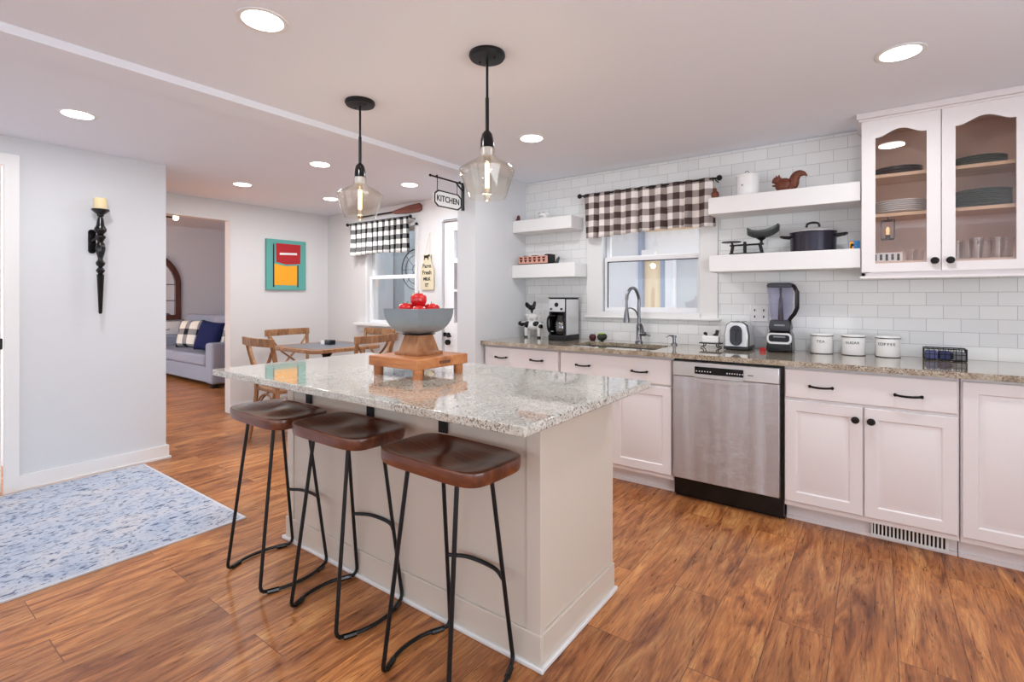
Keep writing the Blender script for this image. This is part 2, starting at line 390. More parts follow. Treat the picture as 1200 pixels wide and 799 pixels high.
# dining wall: window + door openings
DX0, DX1, DZ0, DZ1 = -4.89, -4.07, .965, 2.05
ex0, ex1 = -3.665, -2.85
struct('wall_dining', join(box(-5.8, DX0, YK, YK+.15, 0, CEIL+.05), box(DX0, DX1, YK, YK+.15, 0, DZ0), box(DX0, DX1, YK, YK+.15, DZ1, CEIL+.05),
       box(DX1, ex0, YK, YK+.15, 0, CEIL+.05), box(ex0, ex1, YK, YK+.15, 2.055, CEIL+.05), box(ex1, -2.7, YK, YK+.15, 0, CEIL+.05)), M['warmwall'])
struct('wall_wing', box(-2.80, -2.608, 3.075, YK, 0, CEIL+.01), M['wall'])
struct('wall_left', box(-4.68, -4.54, .745, 1.585, 0, CEIL+.01), M['wall'])
struct('wall_entry', join(box(-4.68, -4.54, -2.6, -.2, 0, CEIL+.01), box(-4.68, -4.54, -.2, .745, 2.13, CEIL+.01)), M['wall'])
struct('wall_far', join(box(-5.82, -5.70, 2.60, 3.95, 0, CEIL+.01), box(-5.82, -5.70, .9, 1.3, 0, CEIL+.01), box(-5.82, -5.70, 1.3, 2.6, 2.10, CEIL+.01)), M['warmwall'])
struct('wall_light_stop', box(-5.8, -4.6, .78, .9, 0, CEIL+.01), M['wall'])  # unseen closing wall added to keep outside light from leaking in
struct('wall_right', join(box(2.2, 2.32, -2.6, -1.3, 0, CEIL+.05), box(2.2, 2.32, 1.9, 3.95, 0, CEIL+.05), box(2.2, 2.32, -1.3, 1.9, 0, .5), box(2.2, 2.32, -1.3, 1.9, 1.9, CEIL+.05)), M['wall'])
w = struct('window_6', tr(frame(-1.3, 1.9, .5, 1.9, .06, -.04, .04), (2.26, 0, 0), rz=R(90)), M['vinyl'])  # unseen window added so light reaches the island end and left wall
mk('window_pane', box(2.258, 2.262, -1.25, 1.85, .55, 1.85), M['glass'], w)
BW = [(-4.3, -1.5), (-1.1, 1.9)]
struct('wall_back', join(box(-4.68, 2.3, -2.72, -2.6, 0, .25), box(-4.68, 2.3, -2.72, -2.6, 1.72, CEIL+.05), box(-4.68, -4.3, -2.72, -2.6, .25, 1.72),
       box(-1.5, -1.1, -2.72, -2.6, .25, 1.72), box(1.9, 2.3, -2.72, -2.6, .25, 1.72)), M['wall'])
for k, (a, b) in enumerate(BW):
    w = struct('window_%d' % (k+3), join(frame(a, b, .25, 1.72, .06, -2.70, -2.62), box((a+b)/2-.03, (a+b)/2+.03, -2.7, -2.62, .3, 1.68)), M['vinyl'])  # unseen rear windows added to let fill light into the room
    mk('window_pane', box(a+.05, b-.05, -2.665, -2.66, .3, 1.68), M['glass'], w)
# living room shell
struct('wall_living', join(box(-10.45, -10.3, .5, 4.88, 0, 2.7), box(-10.3, -5.82, 4.78, 4.88, 0, 2.7), box(-5.82, -5.7, 3.95, 4.88, 0, 2.7)), M['livwall'])
struct('ceiling_living', box(-10.45, -5.82, .5, 4.88, 2.57, 2.67), M['livwall'])
# baseboards
struct('baseboard_left', join(box(-4.54, -4.524, .745, 1.585, 0, .10), box(-4.68, -4.524, 1.585, 1.601, 0, .10), box(-4.54, -4.512, .745, 1.613, 0, .014)), M['trim'])
struct('baseboard_far', box(-5.70, -5.684, 2.60, YK, 0, .10), M['trim'])
struct('baseboard_dining', box(-5.7, ex0-.08, YK-.016, YK, 0, .10), M['trim'])
struct('baseboard_wing', box(-2.816, -2.59, 3.06, 3.075, 0, .10), M['trim'])
# entry door at the far left edge, with its casing
d = struct('door_1', box(-4.60, -4.57, -.15, .668, .01, 2.11), M['trim'])
mk('hinge', box(-4.575, -4.552, .66, .672, .93, 1.0), M['bronze'], d)
struct('trim_3', join(box(-4.54, -4.518, .672, .745, 0, 2.19), box(-4.54, -4.518, -.25, .672, 2.12, 2.19)), M['trim'])

# ------------------------------------------------ kitchen window
w = struct('window_1', join(box(WX0-.13, WX0+.01, YK-.022, YK+.004, 1.11, 2.09), box(WX1-.01, WX1+.115, YK-.022, YK+.004, 1.11, 2.09),
        box(WX0, WX1, YK-.022, YK+.004, 2.02, 2.09), box(WX0, WX1, YK-.022, YK+.004, 1.11, 1.15)), M['trim'], bevel=.003)
mk('window_stool', box(WX0-.145, WX1+.135, YK-.045, YK, 1.097, 1.113), M['trim'], w, bevel=.004)
s = mk('lower_sash', frame(WX0+.01, WX1-.01, 1.15, 1.595, .032, YK+.03, YK+.06, .036, .036), M['vinyl'], w, bevel=.002)
mk('pane', box(WX0+.03, WX1-.03, YK+.043, YK+.047, 1.16, 1.58), M['glass'], s)
s = mk('upper_sash', frame(WX0+.01, WX1-.01, 1.575, 2.03, .03, YK+.07, YK+.10), M['vinyl'], w, bevel=.002)
mk('pane', box(WX0+.03, WX1-.03, YK+.083, YK+.087, 1.59, 2.01), M['glass'], s)
mk('window_gasket', join(box(WX0+.036, WX1-.036, YK+.026, YK+.034, 1.553, 1.561), box(WX0+.036, WX0+.044, YK+.026, YK+.034, 1.18, 1.56)), M['darkgrey'], w)
# sunroom seen through it
struct('wall_sunroom', join(box(-4.0, -2.16, 5.4, 5.5, .0, 2.5), box(-1.40, .4, 5.4, 5.5, .0, 2.5)), M['sidingb'])
struct('trim_4', box(-2.16, -2.115, 5.36, 5.45, 0, 2.5), M['bluepost'])
struct('wall_porch', box(-2.115, -1.915, 5.44, 5.5, 0, 1.72), M['siding'])
struct('trim_5', box(-1.915, -1.855, 5.38, 5.45, 0, 1.73), M['bluepost'])
struct('trim_6', box(-1.855, -1.785, 5.36, 5.45, 0, 1.73), M['sidingb'])
struct('window_5', box(-1.75, -1.40, 5.42, 5.46, .5, 1.72), M['greypanel'])
struct('trim_7', join(box(-1.785, -1.75, 5.38, 5.45, 0, 1.75), box(-2.115, -1.3, 5.34, 5.45, 1.72, 1.79), box(-2.115, -1.40, 5.44, 5.50, 1.79, 2.5)), M['vinyl'])
struct('ceiling_sunroom', prism([(4.9, 2.16), (5.5, 1.98), (5.5, 2.04), (4.9, 2.22)], -4, .4, 'x'), M['siding'])
struct('floor_sunroom', box(-5.6, .6, 4.9, 6.5, -.06, 0), M['greypanel'])

# ------------------------------------------------ dining window
w = struct('window_2', join(box(DX0-.03, DX0, YK-.015, YK, .96, 2.08), box(DX1, DX1+.03, YK-.015, YK, .96, 2.08), box(DX0-.03, DX1+.03, YK-.015, YK, 2.05, 2.08)), M['trim'])
mk('window_stool', box(DX0-.19, DX1+.1, YK-.07, YK+.02, .935, .965), M['trim'], w, bevel=.004)
mk('apron', box(DX0-.14, DX1+.06, YK-.02, YK, .87, .935), M['trim'], w)
s = mk('lower_sash', frame(DX0, DX1, .965, 1.515, .035, YK+.03, YK+.06), M['vinyl'], w)
mk('pane', box(DX0+.03, DX1-.03, YK+.043, YK+.047, .99, 1.49), M['glass'], s)
s = mk('upper_sash', frame(DX0, DX1, 1.49, 2.05, .035, YK+.07, YK+.10), M['vinyl'], w)
mk('pane', box(DX0+.03, DX1-.03, YK+.083, YK+.087, 1.52, 2.02), M['glass'], s)
struct('wall_outside', box(-8.0, -4.05, 4.9, 4.96, 0, 2.6), M['outgrey'])
# ------------------------------------------------ dining door (glazed)
gx0, gx1 = -3.525, -2.99
dz = [1.005, 1.345, 1.37, 1.66, 1.70, 1.80, 1.955]
d = struct('door_2', join(box(ex0+.004, gx0, YK+.02, YK+.06, .01, 2.05), box(gx1, ex1, YK+.02, YK+.06, .01, 2.05), box(gx0, gx1, YK+.02, YK+.06, .01, 1.005), box(gx0, gx1, YK+.02, YK+.06, 1.955, 2.05)), M['vinyl'])
mk('muntin', join(box(gx0, gx1, YK+.015, YK+.055, 1.325, 1.35), box(gx0, gx1, YK+.015, YK+.055, 1.62, 1.67)), M['vinyl'], d)
mk('pane', box(gx0, gx1, YK+.045, YK+.049, 1.005, 1.955), M['glass'], d)
mk('door_curtain', box(gx0+.01, gx1, YK+.075, YK+.085, 1.0, 1.66), M['pinkcurt'], d)
mk('door_lever', join(tr(cyl(.026, 0, .012, 16), (-3.60, YK+.02, .875), rx=R(90)), tube([(-3.60, YK-.03, .875), (-3.52, YK-.035, .868)], .009), tube([(-3.60, YK+.02, .875), (-3.60, YK-.03, .875)], .009), box(-3.655, -3.635, YK-.005, YK+.02, .86, .90)), M['bronze'], d)
mk('deadbolt', tr(cyl(.028, 0, .03, 16), (-3.60, YK+.02, .80), rx=R(90)), M['bronze'], d)
struct('trim_8', join(box(ex0-.07, ex0, YK-.015, YK, 0, 2.10), box(ex0, -2.82, YK-.015, YK, 2.055, 2.10)), M['wall'])
mk('door_top_shadow', box(-3.64, -3.45, YK-.02, YK+.0, 2.062, 2.068), M['bronze'], d)  # thin dark strip standing for the shadow line along the door top

# ================================================================== RECESSED LIGHTS
spots = [(-1.873, .972, 'recessed light nearest the camera, above the bar stools'), (-3.687, .848, 'recessed light in front of the wall sconce'),
 (-3.532, 2.287, 'recessed light left of the two pendants, nearer of the dining ones'), (-4.739, 2.269, 'recessed light beside the hallway opening'),
 (-4.68, 3.155, 'recessed light over the dining table'), (-3.503, 3.192, 'recessed light near the hanging kitchen sign'),
 (-1.832, 2.731, 'recessed light in front of the sink window'), (.081, 2.706, 'recessed light in front of the glass wall cabinet')]
def can():
    r = thing('recessed_light', '', 'light', (0, 0, CEIL), 'recessed ceiling lights')
    mk('trim_ring', lathe([(.070, -.002), (.085, -.005), (.09, -.003), (.09, .002), (.070, .002)], 32, closed=True), M['trim'], r, local=True)
    mk('lens', lathe([(0, -.004), (.071, -.004), (.071, -.001), (0, -.001)], 32), M['lamp'], r, local=True)
    return r
can0 = can()
for i, (x, y, lb) in enumerate(spots):
    o = can0 if i == 0 else copy_tree(can0)
    o.location = (x, y, CEIL); o['label'] = 'glowing round white ' + lb
    ld = bpy.data.lights.new('downlight_lamp', 'AREA'); ld.shape = 'DISK'; ld.size = .14; ld.energy = 10; ld.color = (.97, .985, 1)
    lo = bpy.data.objects.new('downlight_lamp', ld); C.objects.link(lo); lo.location = (x, y, CEIL-.012); lo.parent = None

# ================================================================== ISLAND
isl = thing('kitchen_island', 'white painted kitchen island base with baseboard under the granite slab', 'island', (-1.71, 1.73, 0))
bx0, bx1, by0, by1 = -2.50, -.93, 1.437, 2.02
mk('island_body', box(bx0, bx1, by0, by1, 0, .882), M['island'], isl)
mk('corner_board', box(bx1-.05, bx1+.005, by0-.006, by0+.03, .117, .882), M['island'], isl)
mk('corner_board', box(bx0-.005, bx0+.05, by0-.006, by0+.03, .117, .882), M['island'], isl)
mk('baseboard', join(box(bx0-.012, bx1+.012, by0-.012, by0, 0, .117), box(bx1, bx1+.012, by0, by1-.005, 0, .117), box(bx0-.012, bx0, by0, by1, 0, .117)), M['island'], isl, bevel=.003)
mk('shoe_moulding', join(box(bx0-.028, bx1+.028, by0-.026, by0-.01, 0, .018), box(bx1+.01, bx1+.026, by0-.02, by1, 0, .018), box(bx0-.026, bx0-.01, by0-.01, by1, 0, .018)), M['trim'], isl, bevel=.005)
for x in (-2.30, -1.82, -1.375):
    mk('support_bracket', join(box(x-.022, x+.022, by0-.014, by0-.006, .735, .882), box(x-.022, x+.022, by0-.24, by0-.006, .874, .882)), M['black'], isl, label='flat black steel overhang bracket')
top = solo('island_countertop', 'large polished speckled granite slab on the white island', 'countertop', box(-2.63, -.77, 1.115, 2.045, .884, .914), M['granite'], (-1.7, 1.58, .884), bevel=.004)

# ================================================================== BAR STOOLS
def seat_geom(a=.237, b=.140, th=.046, zt=.748, n=48, rings=12):
    V, F = [], []
    def out(t, k):
        e = 2/5.0
        return (k*a*math.copysign(abs(cos(t))**e, cos(t)), k*b*math.copysign(abs(sin(t))**e, sin(t)))
    def h(x, y):
        g = -.024*math.exp(-((abs(x)-.10)/.075)**2)*math.exp(-((y-.0)/.12)**2) - .006*math.exp(-(x/.05)**2)*(1 if y > 0 else 1-.6*abs(y)/b)
        return g
    V.append((0, 0, zt+h(0, 0)))
    ks = [i/rings for i in range(1, rings)]+[.97, 1.0]
    for k in ks:
        for i in range(n):
            x, y = out(2*pi*i/n, k); V.append((x, y, zt+h(x, y)*(1 if k < .9 else (1-k)/.1*.9)-(.003 if k > .99 else 0)))
    for z, k in ((zt-.008, 1.008), (zt-th+.008, 1.0), (zt-th, .985)):
        for i in range(n):
            x, y = out(2*pi*i/n, k); V.append((x, y, z))
    V.append((0, 0, zt-th)); m = len(ks)+3
    for i in range(n): F.append((0, 1+i, 1+(i+1) % n))
    for r in range(m-1):
        for i in range(n):
            j = (i+1) % n; F.append((1+r*n+i, 1+(r+1)*n+i, 1+(r+1)*n+j, 1+r*n+j))
    for i in range(n): F.append((len(V)-1, 1+(m-1)*n+(i+1) % n, 1+(m-1)*n+i))
    return V, F
def stool():
    r = thing('bar_stool', '', 'stool', (0, 0, 0), 'bar stools at the island')
    mk('seat', seat_geom(), M['seat'], r, local=True)
    zt = .705; tx, ty, fx, fy, rr = .115, .078, .153, .160, .0075
    for sx in (-1, 1):
        for sy in (-1, 1):
            T = Vector((sx*tx, sy*ty, zt)); Bt = Vector((sx*fx, sy*fy, .0))
            dirv = (Bt-T).normalized(); P = [T, T+(Bt-T)*.5, Bt-dirv*.06]
            # bend into the floor runner
            run = Vector((sx*(fx+.008), sy*(fy-.03), rr+.004))
            for q in (.25, .5, .75, 1):
                a = P[2]*(1-q)**2+Vector((Bt.x, Bt.y+sy*.004, .008))*2*q*(1-q)+run*q*q
                P.append(a) if q else None
            mk('leg', tube(P, rr, 8), M['black'], r, local=True)
            mk('foot_pad', tube([(sx*(fx+.010), sy*(fy-.028), .0095), (sx*(fx+.028), sy*(fy-.07), .0095)], .0105, 8), M['gloss'], r, local=True)
        pts = smoothpath([(sx*(fx+.008), -fy+.03, rr+.004), (sx*(fx+.036), -.07, rr+.004), (sx*(fx+.045), 0, rr+.004), (sx*(fx+.036), .07, rr+.004), (sx*(fx+.008), fy-.03, rr+.004)], 5)
        mk('floor_runner', tube(pts, rr, 8), M['black'], r, local=True)
    k = (zt-.30)/zt; x = tx+(fx-tx)*k; y = ty+(fy-ty)*k
    mk('footrest', tube(smoothpath([(-x, y, .30), (-.06, y+.038, .30), (.06, y+.038, .30), (x, y, .30)], 6), rr, 8), M['black'], r, local=True)
    mk('seat_plate', box(-.15, .15, -.1, .1, .7, .7065), M['black'], r, local=True)
    return r
st0 = stool()
for i, (x, y, rz, lb) in enumerate([(-2.262, 1.245, -.02, 'farthest of the three'), (-1.755, 1.262, -.01, 'middle one of the three'), (-1.172, 1.245, -.035, 'nearest the camera')]):
    o = st0 if i == 0 else copy_tree(st0)
    o.location = (x, y, 0); o.rotation_euler = (0, 0, rz); o['label'] = 'dark wooden saddle seat stool on black wire legs, ' + lb

# ================================================================== BASE CABINETS
YF = 3.17; YB = 3.19
def raised_panel(x0, x1, z0, z1, y=YF, d=.02, st=.055):
    """door slab with a routed raised panel, front at y"""
    def ring(x0, x1, z0, z1, yy): return [(x0, yy, z0), (x1, yy, z0), (x1, yy, z1), (x0, yy, z1)]
    V = []; F = []
    levels = [(0, y+d), (0, y+.003), (.003, y), (st, y), (st+.006, y+.007), (st+.014, y+.007), (st+.032, y+.001)]
    for k, (i, yy) in enumerate(levels): V += ring(x0+i, x1-i, z0+i, z1-i, yy)
    F.append((0, 1, 2, 3))
    for k in range(len(levels)-1):
        for q in range(4):
            a, b = k*4+q, k*4+(q+1) % 4; F.append((a, b, b+4, a+4))
    n = (len(levels)-1)*4; F.append((n, n+1, n+2, n+3)); return V, F
def slab(x0, x1, z0, z1, y=YF, d=.02):
    V = []; F = []; lv = [(0, y+d), (0, y+.006), (.006, y)]
    for i, yy in lv: V += [(x0+i, yy, z0+i), (x1-i, yy, z0+i), (x1-i, yy, z1-i), (x0+i, yy, z1-i)]
    F.append((0, 1, 2, 3))
    for k in range(2):
        for q in range(4): a, b = k*4+q, k*4+(q+1) % 4; F.append((a, b, b+4, a+4))
    F.append((8, 9, 10, 11)); return V, F
def pull(parent, x, z, y=YF):
    w = .052
    g = join(tube(smoothpath([(x-w, y-.022, z), (x-w*.5, y-.027, z-.003), (x, y-.029, z-.004), (x+w*.5, y-.027, z-.003), (x+w, y-.022, z)], 4), [.0058]*16+[.0058], 8),
             ell((x-w, y-.02, z), (.008, .008, .009), 10, 8), ell((x+w, y-.02, z), (.008, .008, .009), 10, 8),
             tube([(x-w, y, z), (x-w, y-.02, z)], .005, 8), tube([(x+w, y, z), (x+w, y-.02, z)], .005, 8))
    return mk('pull', g, M['bronze'], parent)
def knob(parent, x, z, y=YF):
    g = tr(lathe([(0, 0), (.008, 0), (.006, .012), (.016, .018), (.0185, .024), (.014, .031), (0, .034)], 18), (x, y, z), rx=R(90))
    return mk('knob', g, M['bronze'], parent)
def carcass(name, label, x0, x1, toe=True):
    t = thing(name, label, 'cabinet', ((x0+x1)/2, 3.5, 0), 'base cabinets under the kitchen counter')
    mk('cabinet_body', join(box(x0, x1, YB, 3.785, .10, .70), box(x0, x0+.018, YB, 3.785, .70, .880), box(x1-.018, x1, YB, 3.785, .70, .880), box(x0+.018, x1-.018, YB, YB+.02, .70, .880)), M['cab'], t)
    mk('toe_kick', join(box(x0, x1, 3.27, 3.785, 0, .10), box(x0, x1, 3.258, 3.272, 0, .02)), M['cab'], t)
    return t
t = carcass('base_cabinet', 'white base cabinet in the corner by the coffee maker, behind the island', -2.60, -1.89)
f = mk('drawer', slab(-2.583, -1.897, .70, .868), M['cab'], t); pull(f, -2.41, .792); pull(f, -2.075, .792)
for a, b, kx in ((-2.583, -2.243, -2.27), (-2.237, -1.897, -2.21)):
    dd = mk('door', raised_panel(a, b, .13, .688), M['cab'], t); knob(dd, kx, .62)
t = carcass('base_cabinet', 'white sink base cabinet with two pulls left of the dishwasher', -1.885, -1.05)
f = mk('drawer', slab(-1.875, -1.057, .70, .868), M['cab'], t); pull(f, -1.682, .786); pull(f, -1.264, .779)
for a, b, kx in ((-1.875, -1.47, -1.5), (-1.463, -1.057, -1.43)):
    dd = mk('door', raised_panel(a, b, .13, .688), M['cab'], t); knob(dd, kx, .62)
t = carcass('base_cabinet', 'white base cabinet with one wide drawer, two doors and a toe vent', -.42, .318)
f = mk('drawer', slab(-.418, .312, .706, .868), M['cab'], t); pull(f, -.243, .782); pull(f, .1255, .778)
for a, b, kx in ((-.418, -.060, -.091), (-.052, .312, -.024)):
    dd = mk('door', raised_panel(a, b, .13, .692), M['cab'], t); knob(dd, kx, .628)
vent = thing('floor_vent', 'white louvred heating register set in the toe kick', 'vent', (.13, 3.25, 0))
mk('vent_frame', frame(-.025, .285, .012, .094, .008, 3.245, 3.262, .007, .010), M['trim'], vent)
mk('vent_back', box(-.018, .278, 3.2555, 3.2575, .02, .088), M['gloss'], vent)
mk('louvres', join(*[box(-.012+i*.0158, -.005+i*.0158, 3.246, 3.2555, .02, .088) for i in range(19)]), M['trim'], vent)
t = carcass('base_cabinet', 'tall-door white base cabinet at the right edge of the photo', .322, 1.0)
mk('door', raised_panel(.328, .80, .13, .868), M['cab'], t)

# dishwasher
dw = thing('dishwasher', 'stainless steel dishwasher with black control strip and toe panel', 'dishwasher', (-.74, 3.4, 0))
mk('tub', box(-1.046, -.426, 3.20, 3.78, .02, .878), M['gloss'], dw)
mk('door_panel', join(box(-1.040, -.442, 3.155, 3.20, .135, .775)), M['steel'], dw, bevel=.004)
mk('control_panel', box(-1.040, -.442, 3.15, 3.20, .777, .866), M['steel2'], dw, bevel=.004)
cs = mk('control_strip', box(-.905, -.628, 3.145, 3.152, .798, .842), M['gloss'], dw)
mk('strip_marks', join(*[box(x, x+.006, 3.1438, 3.1455, .812, .818) for x in [-.895+.016*i for i in range(6)]]), M['white'], cs)
mk('strip_marks', join(*[box(x, x+.006, 3.1438, 3.1455, .812, .818) for x in [-.72+.014*i for i in range(7)]]), M['white'], cs)
mk('badge', box(-.605, -.575, 3.1485, 3.151, .81, .816), M['nickel'], dw)
mk('pocket_handle', join(prism([(-.905, .768), (-.628, .768), (-.66, .748), (-.87, .748)], 3.15, 3.158), box(-.905, -.628, 3.142, 3.158, .776, .79)), M['steel2'], dw)
mk('toe_panel', box(-1.046, -.426, 3.23, 3.24, 0, .12), M['gloss'], dw)

# kitchen countertop with sink cutout
sx0, sx1, sy0, sy1 = -1.86, -1.20, 3.26, 3.62
solo('kitchen_countertop', 'long granite worktop along the tiled wall with sink cutout', 'countertop',
     join(box(-2.606, sx0, 3.14, 3.79, .884, .914), box(sx1, 1.0, 3.14, 3.79, .884, .914), box(sx0, sx1, 3.14, sy0, .884, .914), box(sx0, sx1, sy1, 3.79, .884, .914)),
     M['granite2'], (-.8, 3.46, .884))
sk = thing('kitchen_sink', 'undermount steel sink basin below the window', 'sink', (-1.53, 3.44, .71))
mk('basin', join(box(sx0-.01, sx1+.01, sy0-.01, sy0, .72, .883), box(sx0-.01, sx1+.01, sy1, sy1+.01, .72, .883), box(sx0-.01, sx0, sy0, sy1, .72, .883), box(sx1, sx1+.01, sy0, sy1, .72, .883), box(sx0-.01, sx1+.01, sy0-.01, sy1+.01, .705, .72)), M['nickel'], sk)
mk('drain', cyl(.04, .72, .724, 20, (-1.53, 3.46)), M['steel2'], sk)

fx, fy = -1.485, 3.70
fa = thing('faucet', 'tall brushed nickel gooseneck pull-down faucet behind the sink', 'faucet', (fx, fy, .914))
mk('body', lathe([(0, .914), (.029, .914), (.029, .925), (.021, .935), (.019, 1.02), (.021, 1.03), (.021, 1.05), (.014, 1.06), (0, 1.062)], 20, (fx, fy)), M['nickel'], fa)
mk('gooseneck', tube(smoothpath([(fx, fy, 1.05), (fx, fy, 1.20), (fx, fy-.002, 1.26), (fx-.01, fy-.04, 1.325), (fx-.025, fy-.09, 1.335), (fx-.04, fy-.125, 1.29), (fx-.043, fy-.135, 1.245)], 6), .0125, 12), M['nickel'], fa)
mk('spray_head', lathe([(0, 1.075), (.024, 1.075), (.023, 1.10), (.017, 1.15), (.014, 1.17), (.011, 1.18), (.008, 1.25), (0, 1.25)], 16, (fx-.043, fy-.135)), M['nickel'], fa)
mk('docking_arm', tube(smoothpath([(fx, fy, 1.10), (fx-.008, fy-.04, 1.16), (fx-.03, fy-.09, 1.185), (fx-.043, fy-.135, 1.175)], 5), .006, 8), M['nickel'], fa)
mk('handle', join(tube([(fx, fy, .985), (fx+.055, fy-.01, .985)], .016, 12), tube([(fx+.045, fy-.01, .985), (fx+.035, fy-.02, 1.04), (fx+.03, fy-.03, 1.065)], [.010, .008, .006], 10), tube([(fx+.045, fy, .985), (fx+.095, fy-.02, .975)], .007, 8)), M['nickel'], fa)
sd = thing('soap_dispenser', 'short nickel soap dispenser right of the faucet', 'soap dispenser', (-1.212, 3.70, .914))
mk('pump_body', lathe([(0, .914), (.024, .914), (.022, .924), (.012, .93), (.011, .965), (.017, .968), (.017, .985), (0, .988)], 16, (-1.212, 3.70)), M['nickel'], sd)
mk('spout', tube([(-1.205, 3.70, .98), (-1.24, 3.665, .985), (-1.255, 3.65, .975)], .006, 8), M['nickel'], sd)

# ================================================================== FLOATING SHELVES
for x0, x1, z0, z1, yf, lb in ((-2.606, -2.016, 1.835, 1.94, 3.585, 'upper short white floating shelf left of the sink window'),
                               (-2.606, -1.978, 1.435, 1.55, 3.575, 'lower short white floating shelf left of the sink window'),
                               (-.923, -.076, 1.825, 1.937, 3.52, 'upper long thick white floating shelf holding the squirrel'),
                               (-.918, -.076, 1.437, 1.549, 3.52, 'lower long thick white floating shelf under the stock pot')):
    solo('floating_shelf', lb, 'shelf', box(x0, x1, yf, 3.79, z0, z1), M['trim'], ((x0+x1)/2, 3.66, z0), 'white floating shelves', bevel=.003)

# ================================================================== WALL CABINET
cy, cyb = 3.48, 3.785
wc = thing('wall_cabinet', 'white wall cabinet with two arched glass doors', 'cabinet', (.28, 3.64, 1.39))
mk('cabinet_body', join(box(-.072, -.054, cy+.02, cyb, 1.385, 2.275), box(.622, .64, cy+.02, cyb, 1.385, 2.275), box(-.054, .622, cy+.02, cyb, 2.255, 2.275), box(-.072, .64, cy+.02, cyb, 1.385, 1.405),
    box(-.054, -.03, cy+.02, cy+.035, 1.405, 2.255), box(.59, .622, cy+.02, cy+.035, 1.405, 2.255), box(-.054, .622, cy+.02, cy+.035, 1.405, 1.452), box(-.054, .622, cy+.02, cy+.035, 2.21, 2.255), box(.26, .29, cy+.02, cy+.035, 1.44, 2.21)), M['cab'], wc)
mk('interior_lining', join(box(-.054, .622, cyb-.012, cyb-.004, 1.405, 2.255), box(-.054, -.050, cy+.036, cyb-.012, 1.405, 2.255), box(.618, .622, cy+.036, cyb-.012, 1.405, 2.255), box(-.05, .618, cy+.036, cyb-.012, 1.4055, 1.468), box(-.05, .618, cy+.036, cyb-.012, 2.25, 2.2545)), M['cabin'], wc)
for z in (1.722, 1.944):
    mk('shelf_board', box(-.049, .617, cy+.05, cyb-.013, z, z+.018), M['shelfwood'], wc)
mk('crown', join(box(-.095, .66, cy-.018, cyb, 2.275, CEIL-.001), box(-.085, .65, cy-.006, cyb, 2.262, 2.275)), M['cab'], wc, bevel=.003)
mk('light_rail', box(-.078, .646, cy-.004, cy+.03, 1.372, 1.386), M['cab'], wc)
def arch_door(x0, x1, gx0, gx1, kx):
    z0, z1, gz0, zs, zp = 1.408, 2.262, 1.456, 2.162, 2.198
    n = 24; arc = []
    for i in range(n+1):
        t = i/n; x = gx0+(gx1-gx0)*t; arc.append((x, zs+(zp-zs)*(0.5-0.5*cos(2*pi*min(max((t-.06)/.88, 0), 1)))**.8))
    V, F = [], []
    d0, d1 = cy, cy+.02
    def quad(a, b, c, d):  # xz quads, both faces
        o = len(V)
        for y in (d0, d1): V.extend([(p[0], y, p[1]) for p in (a, b, c, d)])
        F.extend([(o, o+1, o+2, o+3), (o+7, o+6, o+5, o+4)]+[(o+i, o+4+i, o+4+(i+1) % 4, o+(i+1) % 4) for i in range(4)])
    quad((x0, z0), (gx0, z0), (gx0, z1), (x0, z1)); quad((gx1, z0), (x1, z0), (x1, z1), (gx1, z1)); quad((gx0, z0), (gx1, z0), (gx1, gz0), (gx0, gz0))
    for i in range(n): quad(arc[i], arc[i+1], (arc[i+1][0], z1), (arc[i][0], z1))
    dr = mk('door', (V, F), M['cab'], wc, smooth=False)
    mk('pane', box(gx0-.005, gx1+.005, cy+.009, cy+.012, gz0-.005, zp+.01), M['cabglass'], dr)
    knob(dr, kx, 1.461, cy)
    return dr
arch_door(-.070, .2735, -.007, .216, .248); arch_door(.2775, .625, .332, .560, .311)

def plate_geom(r, th=.012):
    return lathe([(0, 0), (r*.55, 0), (r*.62, .003), (r, th), (r, th+.004), (r*.6, .007), (0, .006)], 36)
zsh = (1.469, 1.740, 1.962)
def stack(n, x, y, z, r, dz, m, cat, lbl, grp, nm='dinner_plate'):
    p0 = None
    for i in range(n):
        if p0 is None: o = p0 = mk(nm, plate_geom(r), M[m], local=True, loc=(x, y, z))
        else: o = p0.copy(); C.objects.link(o)
        o.location = (x, y, z+i*dz)
        w = 'bottom' if i == 0 else ('top' if i == n-1 else ['second', 'third', 'fourth', 'fifth', 'sixth', 'seventh', 'eighth'][i-1]+' from the bottom')
        tag(o, lbl % w, cat, grp)
stack(3, .095, 3.65, zsh[2], .115, .0135, 'navyplate', 'plate', 'dark plum plate, %s of the stack on the top shelf, left door', 'dark plates on the top shelf')
stack(6, .105, 3.645, zsh[1], .122, .0115, 'white', 'plate', 'white dinner plate, %s of the stack on the middle shelf, left door', 'white plates on the middle shelf')
stack(4, .44, 3.65, zsh[2], .115, .0105, 'green', 'plate', 'dark green plate, %s of the stack on the top shelf, right door', 'green plates on the top shelf')
stack(8, .45, 3.645, zsh[1], .122, .0108, 'green', 'plate', 'dark green plate, %s of the stack on the middle shelf, right door', 'green plates on the middle shelf')
def tumbler(x, y, h, r, lbl, g):
    z = zsh[0]
    return solo('drinking_glass', lbl, 'glass', lathe([(0, z), (r*.72, z), (r, z+h), (r*.93, z+h), (r*.66, z+.008), (0, z+.008)], 20, (x, y)), M['tumbler'], (x, y, z), g)
for i, (x, y, h) in enumerate(((.345, 3.60, .10), (.395, 3.68, .10), (.425, 3.58, .11), (.468, 3.66, .10), (.505, 3.58, .11), (.552, 3.67, .11))):
    tumbler(x, y, h, .031, 'tall clear drinking glass behind the right arched door, %s in its row' % ['leftmost', 'second from left', 'third from left', 'fourth from left', 'second from right', 'rightmost'][i], 'tall glasses in the wall cabinet')
